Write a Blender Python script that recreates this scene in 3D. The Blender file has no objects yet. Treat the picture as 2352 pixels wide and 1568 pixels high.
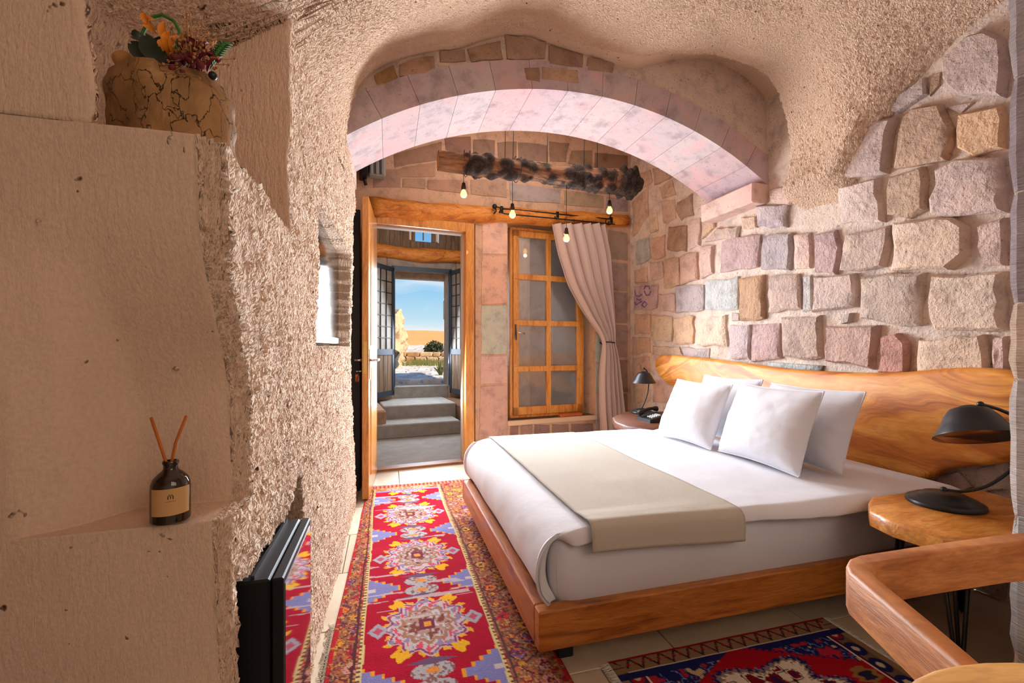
import bpy, math, random
import numpy as np
from mathutils import Vector, Matrix
random.seed(7); np.random.seed(7)
sc = bpy.context.scene
COL = sc.collection
PI = math.pi
F = 1031.0; CX = 1176.0; CY = 795.0; HC = 1.1
# ------------------------------------------------------------------ camera
cam_d = bpy.data.cameras.new('camera'); cam = bpy.data.objects.new('camera', cam_d); COL.objects.link(cam)
cam_d.sensor_width = 36; cam_d.lens = 36 * F / 2352; cam_d.shift_y = (CY - 784) / 2352
cam_d.clip_start = .02; cam_d.clip_end = 2000
cam.location = (0, 0, HC); cam.rotation_euler = (PI / 2, 0, 0)
sc.camera = cam
# ------------------------------------------------------------------ frames
TH = math.radians(15.5); CS, SN = math.cos(TH), math.sin(TH)
def R(v, u, z): return (v * CS - u * SN, v * SN + u * CS, z)          # room frame: v to the right wall, u into the room
TB = math.radians(22.2); CB, SB = math.cos(TB), math.sin(TB); BO = (-1.18, 3.91)
def B(a, b, z): return (BO[0] + a * CB - b * SB, BO[1] + a * SB + b * CB, z)   # frame of the far wall: a along, b behind
def ident(x, y, z): return (x, y, z)
def ray(px, py): return (px - CX) / F, -(py - CY) / F
def pz(px, py, z):
    k, m = ray(px, py); Y = (z - HC) / m; X = k * Y
    return (X * CS + Y * SN, -X * SN + Y * CS)                         # -> v,u
def pv(px, py, v):
    k, m = ray(px, py)                                                # v*CS-u*SN = k(v*SN+u*CS)
    u = v * (CS - k * SN) / (SN + k * CS); Y = v * SN + u * CS
    return (u, HC + m * Y)
def pu(px, py, u):
    k, m = ray(px, py); v = u * (SN + k * CS) / (CS - k * SN); Y = v * SN + u * CS
    return (v, HC + m * Y)
def pb(px, py, b):
    k, m = ray(px, py)                                                # BOx + a CB - b SB = k (BOy + a SB + b CB)
    a = (k * (BO[1] + b * CB) - BO[0] + b * SB) / (CB - k * SB); Y = BO[1] + a * SB + b * CB
    return (a, HC + m * Y)
# ------------------------------------------------------------------ world, lights, exposure
def nd(nt, typ, **kw):
    n = nt.nodes.new(typ)
    for k, v in kw.items(): setattr(n, k, v)
    return n
w = bpy.data.worlds.new('sky'); sc.world = w; w.use_nodes = True; nt = w.node_tree; nt.nodes.clear()
tc = nd(nt, 'ShaderNodeTexCoord'); sp = nd(nt, 'ShaderNodeSeparateXYZ'); nt.links.new(tc.outputs['Generated'], sp.inputs[0])
cr = nd(nt, 'ShaderNodeValToRGB'); nt.links.new(sp.outputs['Z'], cr.inputs[0])
el = cr.color_ramp.elements
el[0].position = 0.0; el[0].color = (.95, .86, .76, 1); el[1].position = 1; el[1].color = (.08, .22, .55, 1)
for p, c in ((.025, (.86, .87, .86)), (.06, (.52, .75, .88)), (.14, (.25, .56, .86)), (.3, (.14, .38, .75))):
    e = el.new(p); e.color = (*c, 1)
mp = nd(nt, 'ShaderNodeMapping'); mp.inputs['Scale'].default_value = (5, 5, 16); mp.inputs['Rotation'].default_value = (0, .35, 0)
nt.links.new(tc.outputs['Generated'], mp.inputs[0])
nz = nd(nt, 'ShaderNodeTexNoise'); nz.inputs['Scale'].default_value = 1.3; nz.inputs['Detail'].default_value = 6; nz.inputs['Roughness'].default_value = .55; nz.inputs['Distortion'].default_value = .6
nt.links.new(mp.outputs[0], nz.inputs['Vector'])
c2 = nd(nt, 'ShaderNodeValToRGB'); c2.color_ramp.elements[0].position = .5; c2.color_ramp.elements[1].position = .78
c2.color_ramp.elements[1].color = (.7, .7, .7, 1); nt.links.new(nz.outputs[0], c2.inputs[0])
mx = nd(nt, 'ShaderNodeMix', data_type='RGBA'); nt.links.new(c2.outputs[0], mx.inputs[0]); nt.links.new(cr.outputs[0], mx.inputs[6]); mx.inputs[7].default_value = (.9, .93, .95, 1)
bg = nd(nt, 'ShaderNodeBackground'); bg.inputs[1].default_value = 1.0; nt.links.new(mx.outputs[2], bg.inputs[0])
wo = nd(nt, 'ShaderNodeOutputWorld'); nt.links.new(bg.outputs[0], wo.inputs[0])

def light(name, typ, loc, energy, color=(1, 1, 1), target=None, **kw):
    d = bpy.data.lights.new(name, typ); d.energy = energy; d.color = color
    for k, v in kw.items(): setattr(d, k, v)
    o = bpy.data.objects.new(name, d); COL.objects.link(o); o.location = loc
    if target is not None:
        o.rotation_euler = (Vector(target) - Vector(loc)).to_track_quat('-Z', 'Y').to_euler()
    return o
light('sun', 'SUN', (0, 0, 20), 6.0, (1, .84, .66), target=(-7, 4, 12), angle=.01)
# added fill light behind and above the camera, inside the room
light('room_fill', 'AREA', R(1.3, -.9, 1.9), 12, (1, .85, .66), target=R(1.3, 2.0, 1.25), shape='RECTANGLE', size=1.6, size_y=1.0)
# daylight falling in through the inner doorway
light('doorway_daylight', 'AREA', B(.42, -.03, 1.15), 60, (.84, .92, 1), target=R(1.2, .7, .25), shape='RECTANGLE', size=.66, size_y=1.2, spread=math.radians(150))
light('added_window_fill', 'AREA', B(1.55, -.16, 1.45), 58, (.86, .93, 1), target=R(.8, .5, .8), shape='RECTANGLE', size=.6, size_y=1.2, spread=math.radians(150))  # added fill in front of the window, which itself stays dark
light('outer_door_daylight', 'AREA', B(.9, 2.45, 1.5), 34, (.85, .93, 1), target=B(.5, 0, .6), shape='RECTANGLE', size=.7, size_y=1.4)
light('far_room_fill', 'AREA', R(1.15, 3.35, 3.1), 11, (1, .90, .82), target=B(1.2, -.1, 1.0), shape='RECTANGLE', size=1.2, size_y=.4)
light('corridor_fill', 'AREA', B(.7, .5, 2.7), 16, (1, .93, .86), target=B(.9, 2.6, 1.3), shape='RECTANGLE', size=.9, size_y=.5)
# the pendant bulbs' light (see pendant lamps): spots thrown from the bulbs into the cave
BULBS = []; SPOT_E = (2, 3, 3, 3)
sc.view_settings.view_transform = 'Standard'; sc.view_settings.look = 'None'
sc.view_settings.exposure = 0.05; sc.view_settings.gamma = 1.0; sc.view_settings.use_curve_mapping = False
sc.cycles.max_bounces = 8; sc.cycles.diffuse_bounces = 4; sc.cycles.sample_clamp_indirect = 6
# ------------------------------------------------------------------ colours and materials
def lin(c):
    return tuple((x / 255 / 12.92 if x / 255 <= .04045 else ((x / 255 + .055) / 1.055) ** 2.4) for x in c)
def L4(c): return (*lin(c), 1)
def newmat(name):
    m = bpy.data.materials.new(name); m.use_nodes = True; nt = m.node_tree; nt.nodes.clear()
    out = nd(nt, 'ShaderNodeOutputMaterial'); b = nd(nt, 'ShaderNodeBsdfPrincipled'); nt.links.new(b.outputs[0], out.inputs[0])
    return m, nt, b, out
def coords(nt, scale, kind='Object', rot=None):
    tc = nd(nt, 'ShaderNodeTexCoord'); mp = nd(nt, 'ShaderNodeMapping'); mp.inputs['Scale'].default_value = scale
    if rot: mp.inputs['Rotation'].default_value = rot
    nt.links.new(tc.outputs[kind], mp.inputs[0]); return mp.outputs[0]
def noise(nt, vec, scale=1, detail=3, rough=.55, dist=0):
    n = nd(nt, 'ShaderNodeTexNoise'); n.inputs['Scale'].default_value = scale; n.inputs['Detail'].default_value = detail
    n.inputs['Roughness'].default_value = rough; n.inputs['Distortion'].default_value = dist
    nt.links.new(vec, n.inputs['Vector']); return n.outputs[0]
def ramp(nt, fac, stops):
    r = nd(nt, 'ShaderNodeValToRGB'); e = r.color_ramp.elements
    while len(e) < len(stops): e.new(.5)
    for x, (p, c) in zip(e, stops):
        x.position = p; x.color = (*c, 1) if len(c) == 3 else c
    nt.links.new(fac, r.inputs[0]); return r.outputs[0]
def mixc(nt, fac, a, b, mode='MIX'):
    m = nd(nt, 'ShaderNodeMix', data_type='RGBA', blend_type=mode)
    for i, x in ((0, fac), (6, a), (7, b)):
        if isinstance(x, (int, float)): m.inputs[i].default_value = x
        elif isinstance(x, tuple): m.inputs[i].default_value = (*x, 1) if len(x) == 3 else x
        else: nt.links.new(x, m.inputs[i])
    return m.outputs[2]
def math_(nt, op, a, b=0.0):
    m = nd(nt, 'ShaderNodeMath', operation=op)
    for i, x in ((0, a), (1, b)):
        if isinstance(x, (int, float)): m.inputs[i].default_value = x
        else: nt.links.new(x, m.inputs[i])
    return m.outputs[0]
def bump(nt, b, h, dist=.01, strength=1):
    n = nd(nt, 'ShaderNodeBump'); n.inputs['Distance'].default_value = dist; n.inputs['Strength'].default_value = strength
    nt.links.new(h, n.inputs['Height']); nt.links.new(n.outputs[0], b.inputs['Normal'])
G3 = lambda x: (x, x, x)
def simple(name, c, rough=.5, metal=0, bmp=None, spec=.5, emit=None, es=1, var=.0):
    m, nt, b, out = newmat(name)
    b.inputs['Base Color'].default_value = L4(c); b.inputs['Roughness'].default_value = rough; b.inputs['Metallic'].default_value = metal
    b.inputs['Specular IOR Level'].default_value = spec
    if var:
        n = noise(nt, coords(nt, (1, 1, 1)), 9, 4); lc = lin(c)
        nt.links.new(ramp(nt, n, [(.3, tuple(x * (1 - var) for x in lc)), (.7, tuple(min(1, x * (1 + var)) for x in lc))]), b.inputs['Base Color'])
    if bmp: bump(nt, b, noise(nt, coords(nt, (1, 1, 1)), bmp[0], 4), bmp[1])
    if emit: b.inputs['Emission Color'].default_value = L4(emit); b.inputs['Emission Strength'].default_value = es
    return m
def rough_rock(name, c, amp=.012, sx=85, sz=34, rot=None):
    """carved tuff: elongated pick marks as true displacement, scaled by the vertex attribute 'rough'"""
    m, nt, b, out = newmat(name); c = lin(c)
    v1 = coords(nt, (1, 1, 1)); big = noise(nt, v1, 2.2, 4); sp = noise(nt, v1, 38, 2, .5)
    col = ramp(nt, big, [(.3, tuple(x * .86 for x in c)), (.7, tuple(min(1, x * 1.1) for x in c))])
    fine = noise(nt, v1, 160, 3); col = mixc(nt, .35, col, ramp(nt, fine, [(.3, tuple(x * .8 for x in c)), (.7, tuple(min(1, x * 1.15) for x in c))]))
    pit = ramp(nt, sp, [(.235, G3(1)), (.28, G3(0))]); col = mixc(nt, pit, col, lin((95, 60, 38)))
    nt.links.new(col, b.inputs['Base Color']); b.inputs['Roughness'].default_value = .9; b.inputs['Specular IOR Level'].default_value = .15
    at = nd(nt, 'ShaderNodeAttribute', attribute_name='rough')
    v2 = coords(nt, (sx, sx, sz), rot=rot); h = noise(nt, v2, 1, 3, .6, .3)
    h = math_(nt, 'SUBTRACT', h, .5); h = math_(nt, 'MULTIPLY', h, at.outputs['Fac'])
    h2 = math_(nt, 'MULTIPLY', math_(nt, 'SUBTRACT', fine, .5), math_(nt, 'ADD', math_(nt, 'MULTIPLY', at.outputs['Fac'], .1), .02)); h = math_(nt, 'ADD', h, h2)
    h = math_(nt, 'SUBTRACT', h, math_(nt, 'MULTIPLY', pit, .15))
    d = nd(nt, 'ShaderNodeDisplacement'); d.inputs['Midlevel'].default_value = 0; d.inputs['Scale'].default_value = amp * 2
    nt.links.new(h, d.inputs['Height']); nt.links.new(d.outputs[0], out.inputs['Displacement'])
    m.displacement_method = 'BOTH'
    return m
def stone_mat(name, use_obj=True, c=(200, 170, 150), bd=.012, sc_=30):
    m, nt, b, out = newmat(name)
    v = coords(nt, (1, 1, 1))
    if use_obj:
        oi = nd(nt, 'ShaderNodeObjectInfo'); base = oi.outputs['Color']
    else: base = L4(c)
    n1 = noise(nt, v, 9, 5, .65); n2 = noise(nt, v, 60, 3)
    col = mixc(nt, 1, base, ramp(nt, n1, [(.3, (.68, .66, .66)), (.5, (1, 1, 1)), (.72, (1.12, 1.08, 1.0))]), 'MULTIPLY')
    col = mixc(nt, ramp(nt, n2, [(.28, G3(.6)), (.36, G3(0))]), col, lin((110, 82, 66)))
    nt.links.new(col, b.inputs['Base Color']); b.inputs['Roughness'].default_value = .9; b.inputs['Specular IOR Level'].default_value = .15
    h = math_(nt, 'ADD', noise(nt, v, sc_, 5, .65), math_(nt, 'MULTIPLY', n1, .8)); bump(nt, b, h, bd)
    return m
def wood(name, cols, scale=(1, 1, 1), grain=26, rough=.38, warp=1.2, bmp=.0015, coat=0.0, vert=None):
    """long grain: scale small along the grain"""
    m, nt, b, out = newmat(name)
    v = coords(nt, scale); n0 = noise(nt, v, 1.6, 3, .5, warp)
    v3 = nd(nt, 'ShaderNodeVectorMath', operation='MULTIPLY_ADD'); nt.links.new(v, v3.inputs[0]); v3.inputs[1].default_value = (1, 1, 1)
    sc3 = nd(nt, 'ShaderNodeVectorMath', operation='SCALE'); sc3.inputs['Scale'].default_value = .22
    cmb = nd(nt, 'ShaderNodeCombineXYZ')
    for i in range(3): nt.links.new(n0, cmb.inputs[i])
    nt.links.new(cmb.outputs[0], sc3.inputs[0]); nt.links.new(sc3.outputs[0], v3.inputs[2])
    n = noise(nt, v3.outputs[0], 6, 5, .6, .8); fine = noise(nt, v3.outputs[0], grain * 2, 3)
    st = [(.28 + .44 * i / (len(cols) - 1), lin(c)) for i, c in enumerate(cols)]
    col = ramp(nt, n, st)
    col = mixc(nt, 1, col, ramp(nt, fine, [(.35, G3(.8)), (.6, G3(1.05))]), 'MULTIPLY')
    nt.links.new(col, b.inputs['Base Color']); b.inputs['Roughness'].default_value = rough; b.inputs['Coat Weight'].default_value = coat
    if bmp: bump(nt, b, fine, bmp, .6)
    return m
# ------------------------------------------------------------------ mesh building
class M:
    def __init__(s): s.v = []; s.f = []
    def add(s, vs, fs):
        o = len(s.v); s.v += [tuple(x) for x in vs]; s.f += [tuple(i + o for i in f) for f in fs]; return s
    def box(s, x0, x1, y0, y1, z0, z1, T=ident, bev=0.0):
        if bev > 0:
            bev = min(bev, (x1 - x0) * .45, (y1 - y0) * .45, (z1 - z0) * .45)
            vs = []; idx = {}
            for sx in (0, 1):
                for sy in (0, 1):
                    for sz in (0, 1):
                        X, Y, Z = (x1 if sx else x0), (y1 if sy else y0), (z1 if sz else z0)
                        ix, iy, iz = (-bev if sx else bev), (-bev if sy else bev), (-bev if sz else bev)
                        for k, p in enumerate(((X, Y + iy, Z + iz), (X + ix, Y, Z + iz), (X + ix, Y + iy, Z))):
                            idx[sx, sy, sz, k] = len(vs); vs.append(T(*p))
            fs = []
            q = [(0, 0), (1, 0), (1, 1), (0, 1)]
            for a in (0, 1):
                fs.append([idx[a, y, z, 0] for y, z in q][::(1 if a else -1)])
                fs.append([idx[x, a, z, 1] for x, z in q][::(-1 if a else 1)])
                fs.append([idx[x, y, a, 2] for x, y in q][::(1 if a else -1)])
            for a in (0, 1):
                for c in (0, 1):
                    fs.append((idx[a, c, 0, 0], idx[a, c, 1, 0], idx[a, c, 1, 1], idx[a, c, 0, 1]))
                    fs.append((idx[a, 0, c, 0], idx[a, 1, c, 0], idx[a, 1, c, 2], idx[a, 0, c, 2]))
                    fs.append((idx[0, a, c, 1], idx[1, a, c, 1], idx[1, a, c, 2], idx[0, a, c, 2]))
                    for e in (0, 1): fs.append((idx[a, c, e, 0], idx[a, c, e, 1], idx[a, c, e, 2]))
            return s.add(vs, fs)
        vs = [T(x, y, z) for x in (x0, x1) for y in (y0, y1) for z in (z0, z1)]
        return s.add(vs, [(0, 1, 3, 2), (4, 6, 7, 5), (0, 4, 5, 1), (2, 3, 7, 6), (0, 2, 6, 4), (1, 5, 7, 3)])
    def prism(s, poly, d0, d1, T, bev=0.0):
        """poly in (x,z); depth axis y from d0 (back) to d1 (front, towards the room, bevelled)"""
        n = len(poly); sg = 1 if d1 > d0 else -1
        rings = [(poly, d0)]
        if bev > 0:
            rings += [(poly, d1 - sg * bev), (inset(poly, bev * .35), d1 - sg * bev * .35), (inset(poly, bev), d1)]
        else: rings += [(poly, d1)]
        vs = [T(x, d, z) for p, d in rings for x, z in p]; fs = []
        for k in range(len(rings) - 1):
            for i in range(n):
                j = (i + 1) % n; fs.append((k * n + i, k * n + j, (k + 1) * n + j, (k + 1) * n + i))
        fs.append(tuple(range(n))[::-1]); fs.append(tuple(range((len(rings) - 1) * n, len(rings) * n)))
        return s.add(vs, fs)
    def slab(s, poly, z0, z1, T=ident, bev=0.0):
        return s.prism(poly, z0, z1, lambda x, d, y: T(x, y, d), bev)
    def tube(s, pts, rad, seg=10, caps=True, sq=1.0):
        pts = [Vector(p) for p in pts]; n = len(pts)
        if not isinstance(rad, (list, tuple)): rad = [rad] * n
        t0 = (pts[1] - pts[0]).normalized(); up = Vector((0, 0, 1)) if abs(t0.z) < .9 else Vector((1, 0, 0))
        nr = t0.cross(up).normalized(); vs = []; fs = []
        for i, p in enumerate(pts):
            t = (pts[min(i + 1, n - 1)] - pts[max(i - 1, 0)]).normalized()
            nr = (nr - t * nr.dot(t)).normalized(); bn = t.cross(nr)
            for k in range(seg):
                a = 2 * PI * k / seg; vs.append(p + (nr * math.cos(a) + bn * math.sin(a) * sq) * rad[i])
        for i in range(n - 1):
            for k in range(seg):
                k2 = (k + 1) % seg; fs.append((i * seg + k, i * seg + k2, (i + 1) * seg + k2, (i + 1) * seg + k))
        if caps: fs.append(tuple(range(seg))[::-1]); fs.append(tuple(range((n - 1) * seg, n * seg)))
        return s.add(vs, fs)
    def lathe(s, prof, c, seg=24, T=None):
        """prof: (r,z) list; T optional matrix about c"""
        vs = []; fs = []
        for r, z in prof:
            for k in range(seg):
                a = 2 * PI * k / seg; p = Vector((r * math.cos(a), r * math.sin(a), z))
                if T is not None: p = T @ p
                vs.append(p + Vector(c))
        for i in range(len(prof) - 1):
            for k in range(seg):
                k2 = (k + 1) % seg; fs.append((i * seg + k, i * seg + k2, (i + 1) * seg + k2, (i + 1) * seg + k))
        fs.append(tuple(range(seg))[::-1]); fs.append(tuple(range((len(prof) - 1) * seg, len(prof) * seg)))
        return s.add(vs, fs)
    def sphere(s, c, r, seg=12, rings=8, sq=(1, 1, 1)):
        vs = []; fs = []
        for i in range(rings + 1):
            th = PI * i / rings
            for k in range(seg):
                a = 2 * PI * k / seg
                vs.append((c[0] + r * sq[0] * math.sin(th) * math.cos(a), c[1] + r * sq[1] * math.sin(th) * math.sin(a), c[2] + r * sq[2] * math.cos(th)))
        for i in range(rings):
            for k in range(seg):
                k2 = (k + 1) % seg; fs.append((i * seg + k, (i + 1) * seg + k, (i + 1) * seg + k2, i * seg + k2))
        return s.add(vs, fs)
    def grid(s, P, flip=False):
        """P: array (n,m,3)"""
        n, m = P.shape[:2]; o = len(s.v); s.v += [tuple(x) for x in P.reshape(-1, 3).tolist()]
        for i in range(n - 1):
            for j in range(m - 1):
                q = (o + i * m + j, o + i * m + j + 1, o + (i + 1) * m + j + 1, o + (i + 1) * m + j)
                s.f.append(q[::-1] if flip else q)
        return s
def inset(poly, d):
    n = len(poly); out = []
    A = sum(poly[i][0] * poly[(i + 1) % n][1] - poly[(i + 1) % n][0] * poly[i][1] for i in range(n)); sg = 1 if A > 0 else -1
    for i in range(n):
        p0, p1, p2 = poly[i - 1], poly[i], poly[(i + 1) % n]
        e1 = Vector((p1[0] - p0[0], p1[1] - p0[1])); e2 = Vector((p2[0] - p1[0], p2[1] - p1[1]))
        if e1.length < 1e-9 or e2.length < 1e-9: out.append(p1); continue
        e1.normalize(); e2.normalize()
        nv = Vector((-e1.y - e2.y, e1.x + e2.x)) * sg; l = nv.length
        if l < 1e-6: out.append(p1); continue
        nv /= l; k = d / max(.5, nv.dot(Vector((-e1.y, e1.x)) * sg)); out.append((p1[0] + nv.x * k, p1[1] + nv.y * k))
    return out
def setp(o, label=None, cat=None, group=None, kind=None):
    if label: o['label'] = label
    if cat: o['category'] = cat
    if group: o['group'] = group
    if kind: o['kind'] = kind
    return o
def thing(name, label, cat, loc=(0, 0, 0), rz=0.0, group=None, kind=None):
    o = bpy.data.objects.new(name, None); COL.objects.link(o); o.empty_display_size = .1
    o.location = loc; o.rotation_euler = (0, 0, rz); return setp(o, label, cat, group, kind)
def wmat(o):
    m = Matrix.LocRotScale(o.location, o.rotation_euler, o.scale)
    return wmat(o.parent) @ m if o.parent else m
def obj(name, m, mat, parent=None, smooth=True, label=None, cat=None, group=None, kind=None, color=None, auto=None):
    """link mesh builder m (world coordinates) as ONE object"""
    V = np.array(m.v, dtype=np.float64).reshape(-1, 3)
    me = bpy.data.meshes.new(name)
    if parent is not None:
        Mi = np.array(wmat(parent).inverted()); V = V @ Mi[:3, :3].T + Mi[:3, 3]; loc = None
    else:
        loc = np.array([(V[:, 0].min() + V[:, 0].max()) / 2, (V[:, 1].min() + V[:, 1].max()) / 2, V[:, 2].min()]); V = V - loc
    me.from_pydata(V.tolist(), [], m.f); me.validate(); me.update()
    bmn = len(me.polygons)
    if smooth: me.polygons.foreach_set('use_smooth', [True] * bmn)
    if mat: me.materials.append(mat)
    o = bpy.data.objects.new(name, me); COL.objects.link(o)
    if parent is not None: o.parent = parent
    else: o.location = loc
    if color is not None: o.color = (*lin(color), 1)
    if smooth and auto:
        try: me.set_sharp_from_angle(angle=math.radians(auto))
        except Exception: pass
    return setp(o, label, cat, group, kind)
def bigmesh(name, V, Fq, mat, kind='structure', attr=None, label=None, cat=None, parent=None, smooth=True):
    """numpy quads, world coordinates"""
    V = np.asarray(V, dtype=np.float64)
    me = bpy.data.meshes.new(name); loc = None
    if parent is None:
        loc = np.array([(V[:, 0].min() + V[:, 0].max()) / 2, (V[:, 1].min() + V[:, 1].max()) / 2, V[:, 2].min()]); V = V - loc
    else:
        Mi = np.array(wmat(parent).inverted()); V = V @ Mi[:3, :3].T + Mi[:3, 3]
    Fq = np.asarray(Fq, dtype=np.int32)
    me.vertices.add(len(V)); me.vertices.foreach_set('co', V.ravel())
    me.loops.add(Fq.size); me.loops.foreach_set('vertex_index', Fq.ravel())
    me.polygons.add(len(Fq)); me.polygons.foreach_set('loop_start', np.arange(len(Fq), dtype=np.int32) * 4)
    me.polygons.foreach_set('use_smooth', np.full(len(Fq), smooth))
    if attr is not None:
        for k, a in attr.items():
            if a.ndim == 1:
                at = me.attributes.new(k, 'FLOAT', 'POINT'); at.data.foreach_set('value', a.astype(np.float32))
            else:
                at = me.attributes.new(k, 'FLOAT_COLOR', 'POINT'); at.data.foreach_set('color', a.astype(np.float32).ravel())
    me.update(calc_edges=True); me.materials.append(mat)
    o = bpy.data.objects.new(name, me); COL.objects.link(o)
    if parent is not None: o.parent = parent
    else: o.location = loc
    return setp(o, label, cat, None, kind)
def gridfaces(n, m, flip=False, wrap=False):
    i, j = np.meshgrid(np.arange(n - 1), np.arange(m - 1), indexing='ij')
    a = (i * m + j).ravel(); q = np.stack([a, a + 1, a + m + 1, a + m], 1)
    return q[:, ::-1] if flip else q
def vn(x, y, seed=0):
    """2D value noise in -1..1"""
    xi = np.floor(x).astype(np.int64); yi = np.floor(y).astype(np.int64); fx = x - xi; fy = y - yi
    fx = fx * fx * (3 - 2 * fx); fy = fy * fy * (3 - 2 * fy)
    def h(a, b):
        k = (a * 374761393 + b * 668265263 + seed * 974634777) & 0xffffffff
        k = ((k ^ (k >> 13)) * 1274126177) & 0xffffffff; k = k ^ (k >> 16)
        return (k & 0xffff) / 32767.5 - 1
    return (h(xi, yi) * (1 - fx) + h(xi + 1, yi) * fx) * (1 - fy) + (h(xi, yi + 1) * (1 - fx) + h(xi + 1, yi + 1) * fx) * fy
def fbm(x, y, seed=0, oct=3):
    s = 0; a = 1
    for k in range(oct): s = s + a * vn(x * 2 ** k, y * 2 ** k, seed + k); a *= .5
    return s / 1.75
def sstep(a, b, x):
    t = np.clip((np.asarray(x, dtype=float) - a) / (b - a), 0, 1); return t * t * (3 - 2 * t)
def RA(v, u, z):
    v, u, z = np.broadcast_arrays(np.asarray(v, float), np.asarray(u, float), np.asarray(z, float))
    return np.stack([v * CS - u * SN, v * SN + u * CS, z], -1)
def BA(a, b, z):
    a, b, z = np.broadcast_arrays(np.asarray(a, float), np.asarray(b, float), np.asarray(z, float))
    return np.stack([BO[0] + a * CB - b * SB, BO[1] + a * SB + b * CB, z], -1)
def solid(o, t, off=-1):
    md = o.modifiers.new('solid', 'SOLIDIFY'); md.thickness = t; md.offset = off
# ================================================================== MATERIALS
ROCK = (228, 197, 172)
m_wall = rough_rock('carved_tuff', ROCK, .021, 125, 32)
m_ceil = rough_rock('carved_tuff_vault', (228, 195, 168), .022, 110, 32)
m_mortar = stone_mat('lime_mortar', False, (228, 208, 194), .012, 60)
m_stone = stone_mat('cut_tuff_stone', True, bd=.02, sc_=38)
m_stone_s = stone_mat('dressed_tuff_stone', True, bd=.0035, sc_=45)
m_dark = simple('dark_interior', (40, 36, 34), .8)
WF = [(92, 42, 12), (150, 78, 22), (196, 116, 38), (214, 142, 58), (168, 92, 30)]
m_walnut_y = wood('walnut_along_u', WF, (1.1, .28, 1.6), coat=.25)
m_walnut_x = wood('walnut_along_v', WF, (.28, 1.1, 1.6), coat=.25)
m_frame = wood('door_wood', [(160, 92, 30), (206, 134, 56), (222, 156, 78), (196, 120, 46)], (3, 3, .35), coat=.2, rough=.35)
m_beam = wood('beam_wood', [(136, 70, 20), (204, 122, 42), (230, 152, 64), (214, 132, 50)], (.35, 2.6, 3.4), rough=.55, bmp=.004)
m_plank = wood('weathered_planks', [(84, 64, 48), (128, 104, 82), (150, 126, 104)], (3, 3, .3), rough=.8)
m_black = simple('black_metal', (26, 26, 28), .42, .3)
m_ironblue = simple('blue_grey_iron', (62, 72, 84), .5, .4, var=.15)
m_brass = simple('brass', (190, 160, 95), .3, .9)
m_chrome = simple('chrome', (200, 200, 205), .2, 1)

# ================================================================== FLOOR
def tile_mat():
    m, nt, b, out = newmat('travertine')
    oi = nd(nt, 'ShaderNodeObjectInfo'); v = coords(nt, (1, 1, 1)); n = noise(nt, v, 5, 6, .65)
    col = mixc(nt, 1, oi.outputs['Color'], ramp(nt, n, [(.3, (.84, .8, .76)), (.6, (1, 1, 1)), (.75, (1.08, 1.06, 1.02))]), 'MULTIPLY')
    nt.links.new(col, b.inputs['Base Color']); b.inputs['Roughness'].default_value = .32; bump(nt, b, n, .002)
    return m
m_tile = tile_mat()
fl = obj('floor', M().box(-2.2, 2.7, -1.7, 4.3, -.08, -.012, R).box(-.3, 3.1, -.3, .5, -.0801, -.0121, B).box(-1.2, 2.6, .45, 3.0, -.0801, -.0121, B),
         simple('grout', (160, 148, 130), .9), None, False, kind='structure')
rnd = random.Random(3)
for i in range(11):
    for j in range(14):
        v0 = -.42 + (j if i % 2 else j + .5) * .61 - 2.4 + 2.0; u0 = -.9 + i * .46
        if v0 > 2.56 or v0 + .61 < -.45 or u0 > 4.2: continue
        va, vb = max(v0, -.45), min(v0 + .606, 2.567)
        if vb - va < .03: continue
        c = rnd.choice([(214, 196, 168), (206, 188, 160), (220, 204, 178), (200, 184, 160)])
        u1 = min(u0 + .456, 4.9)
        obj('tile', M().box(va, vb, u0, u1, -.012, 0, R, .0025), m_tile, fl, False, color=c)

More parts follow.
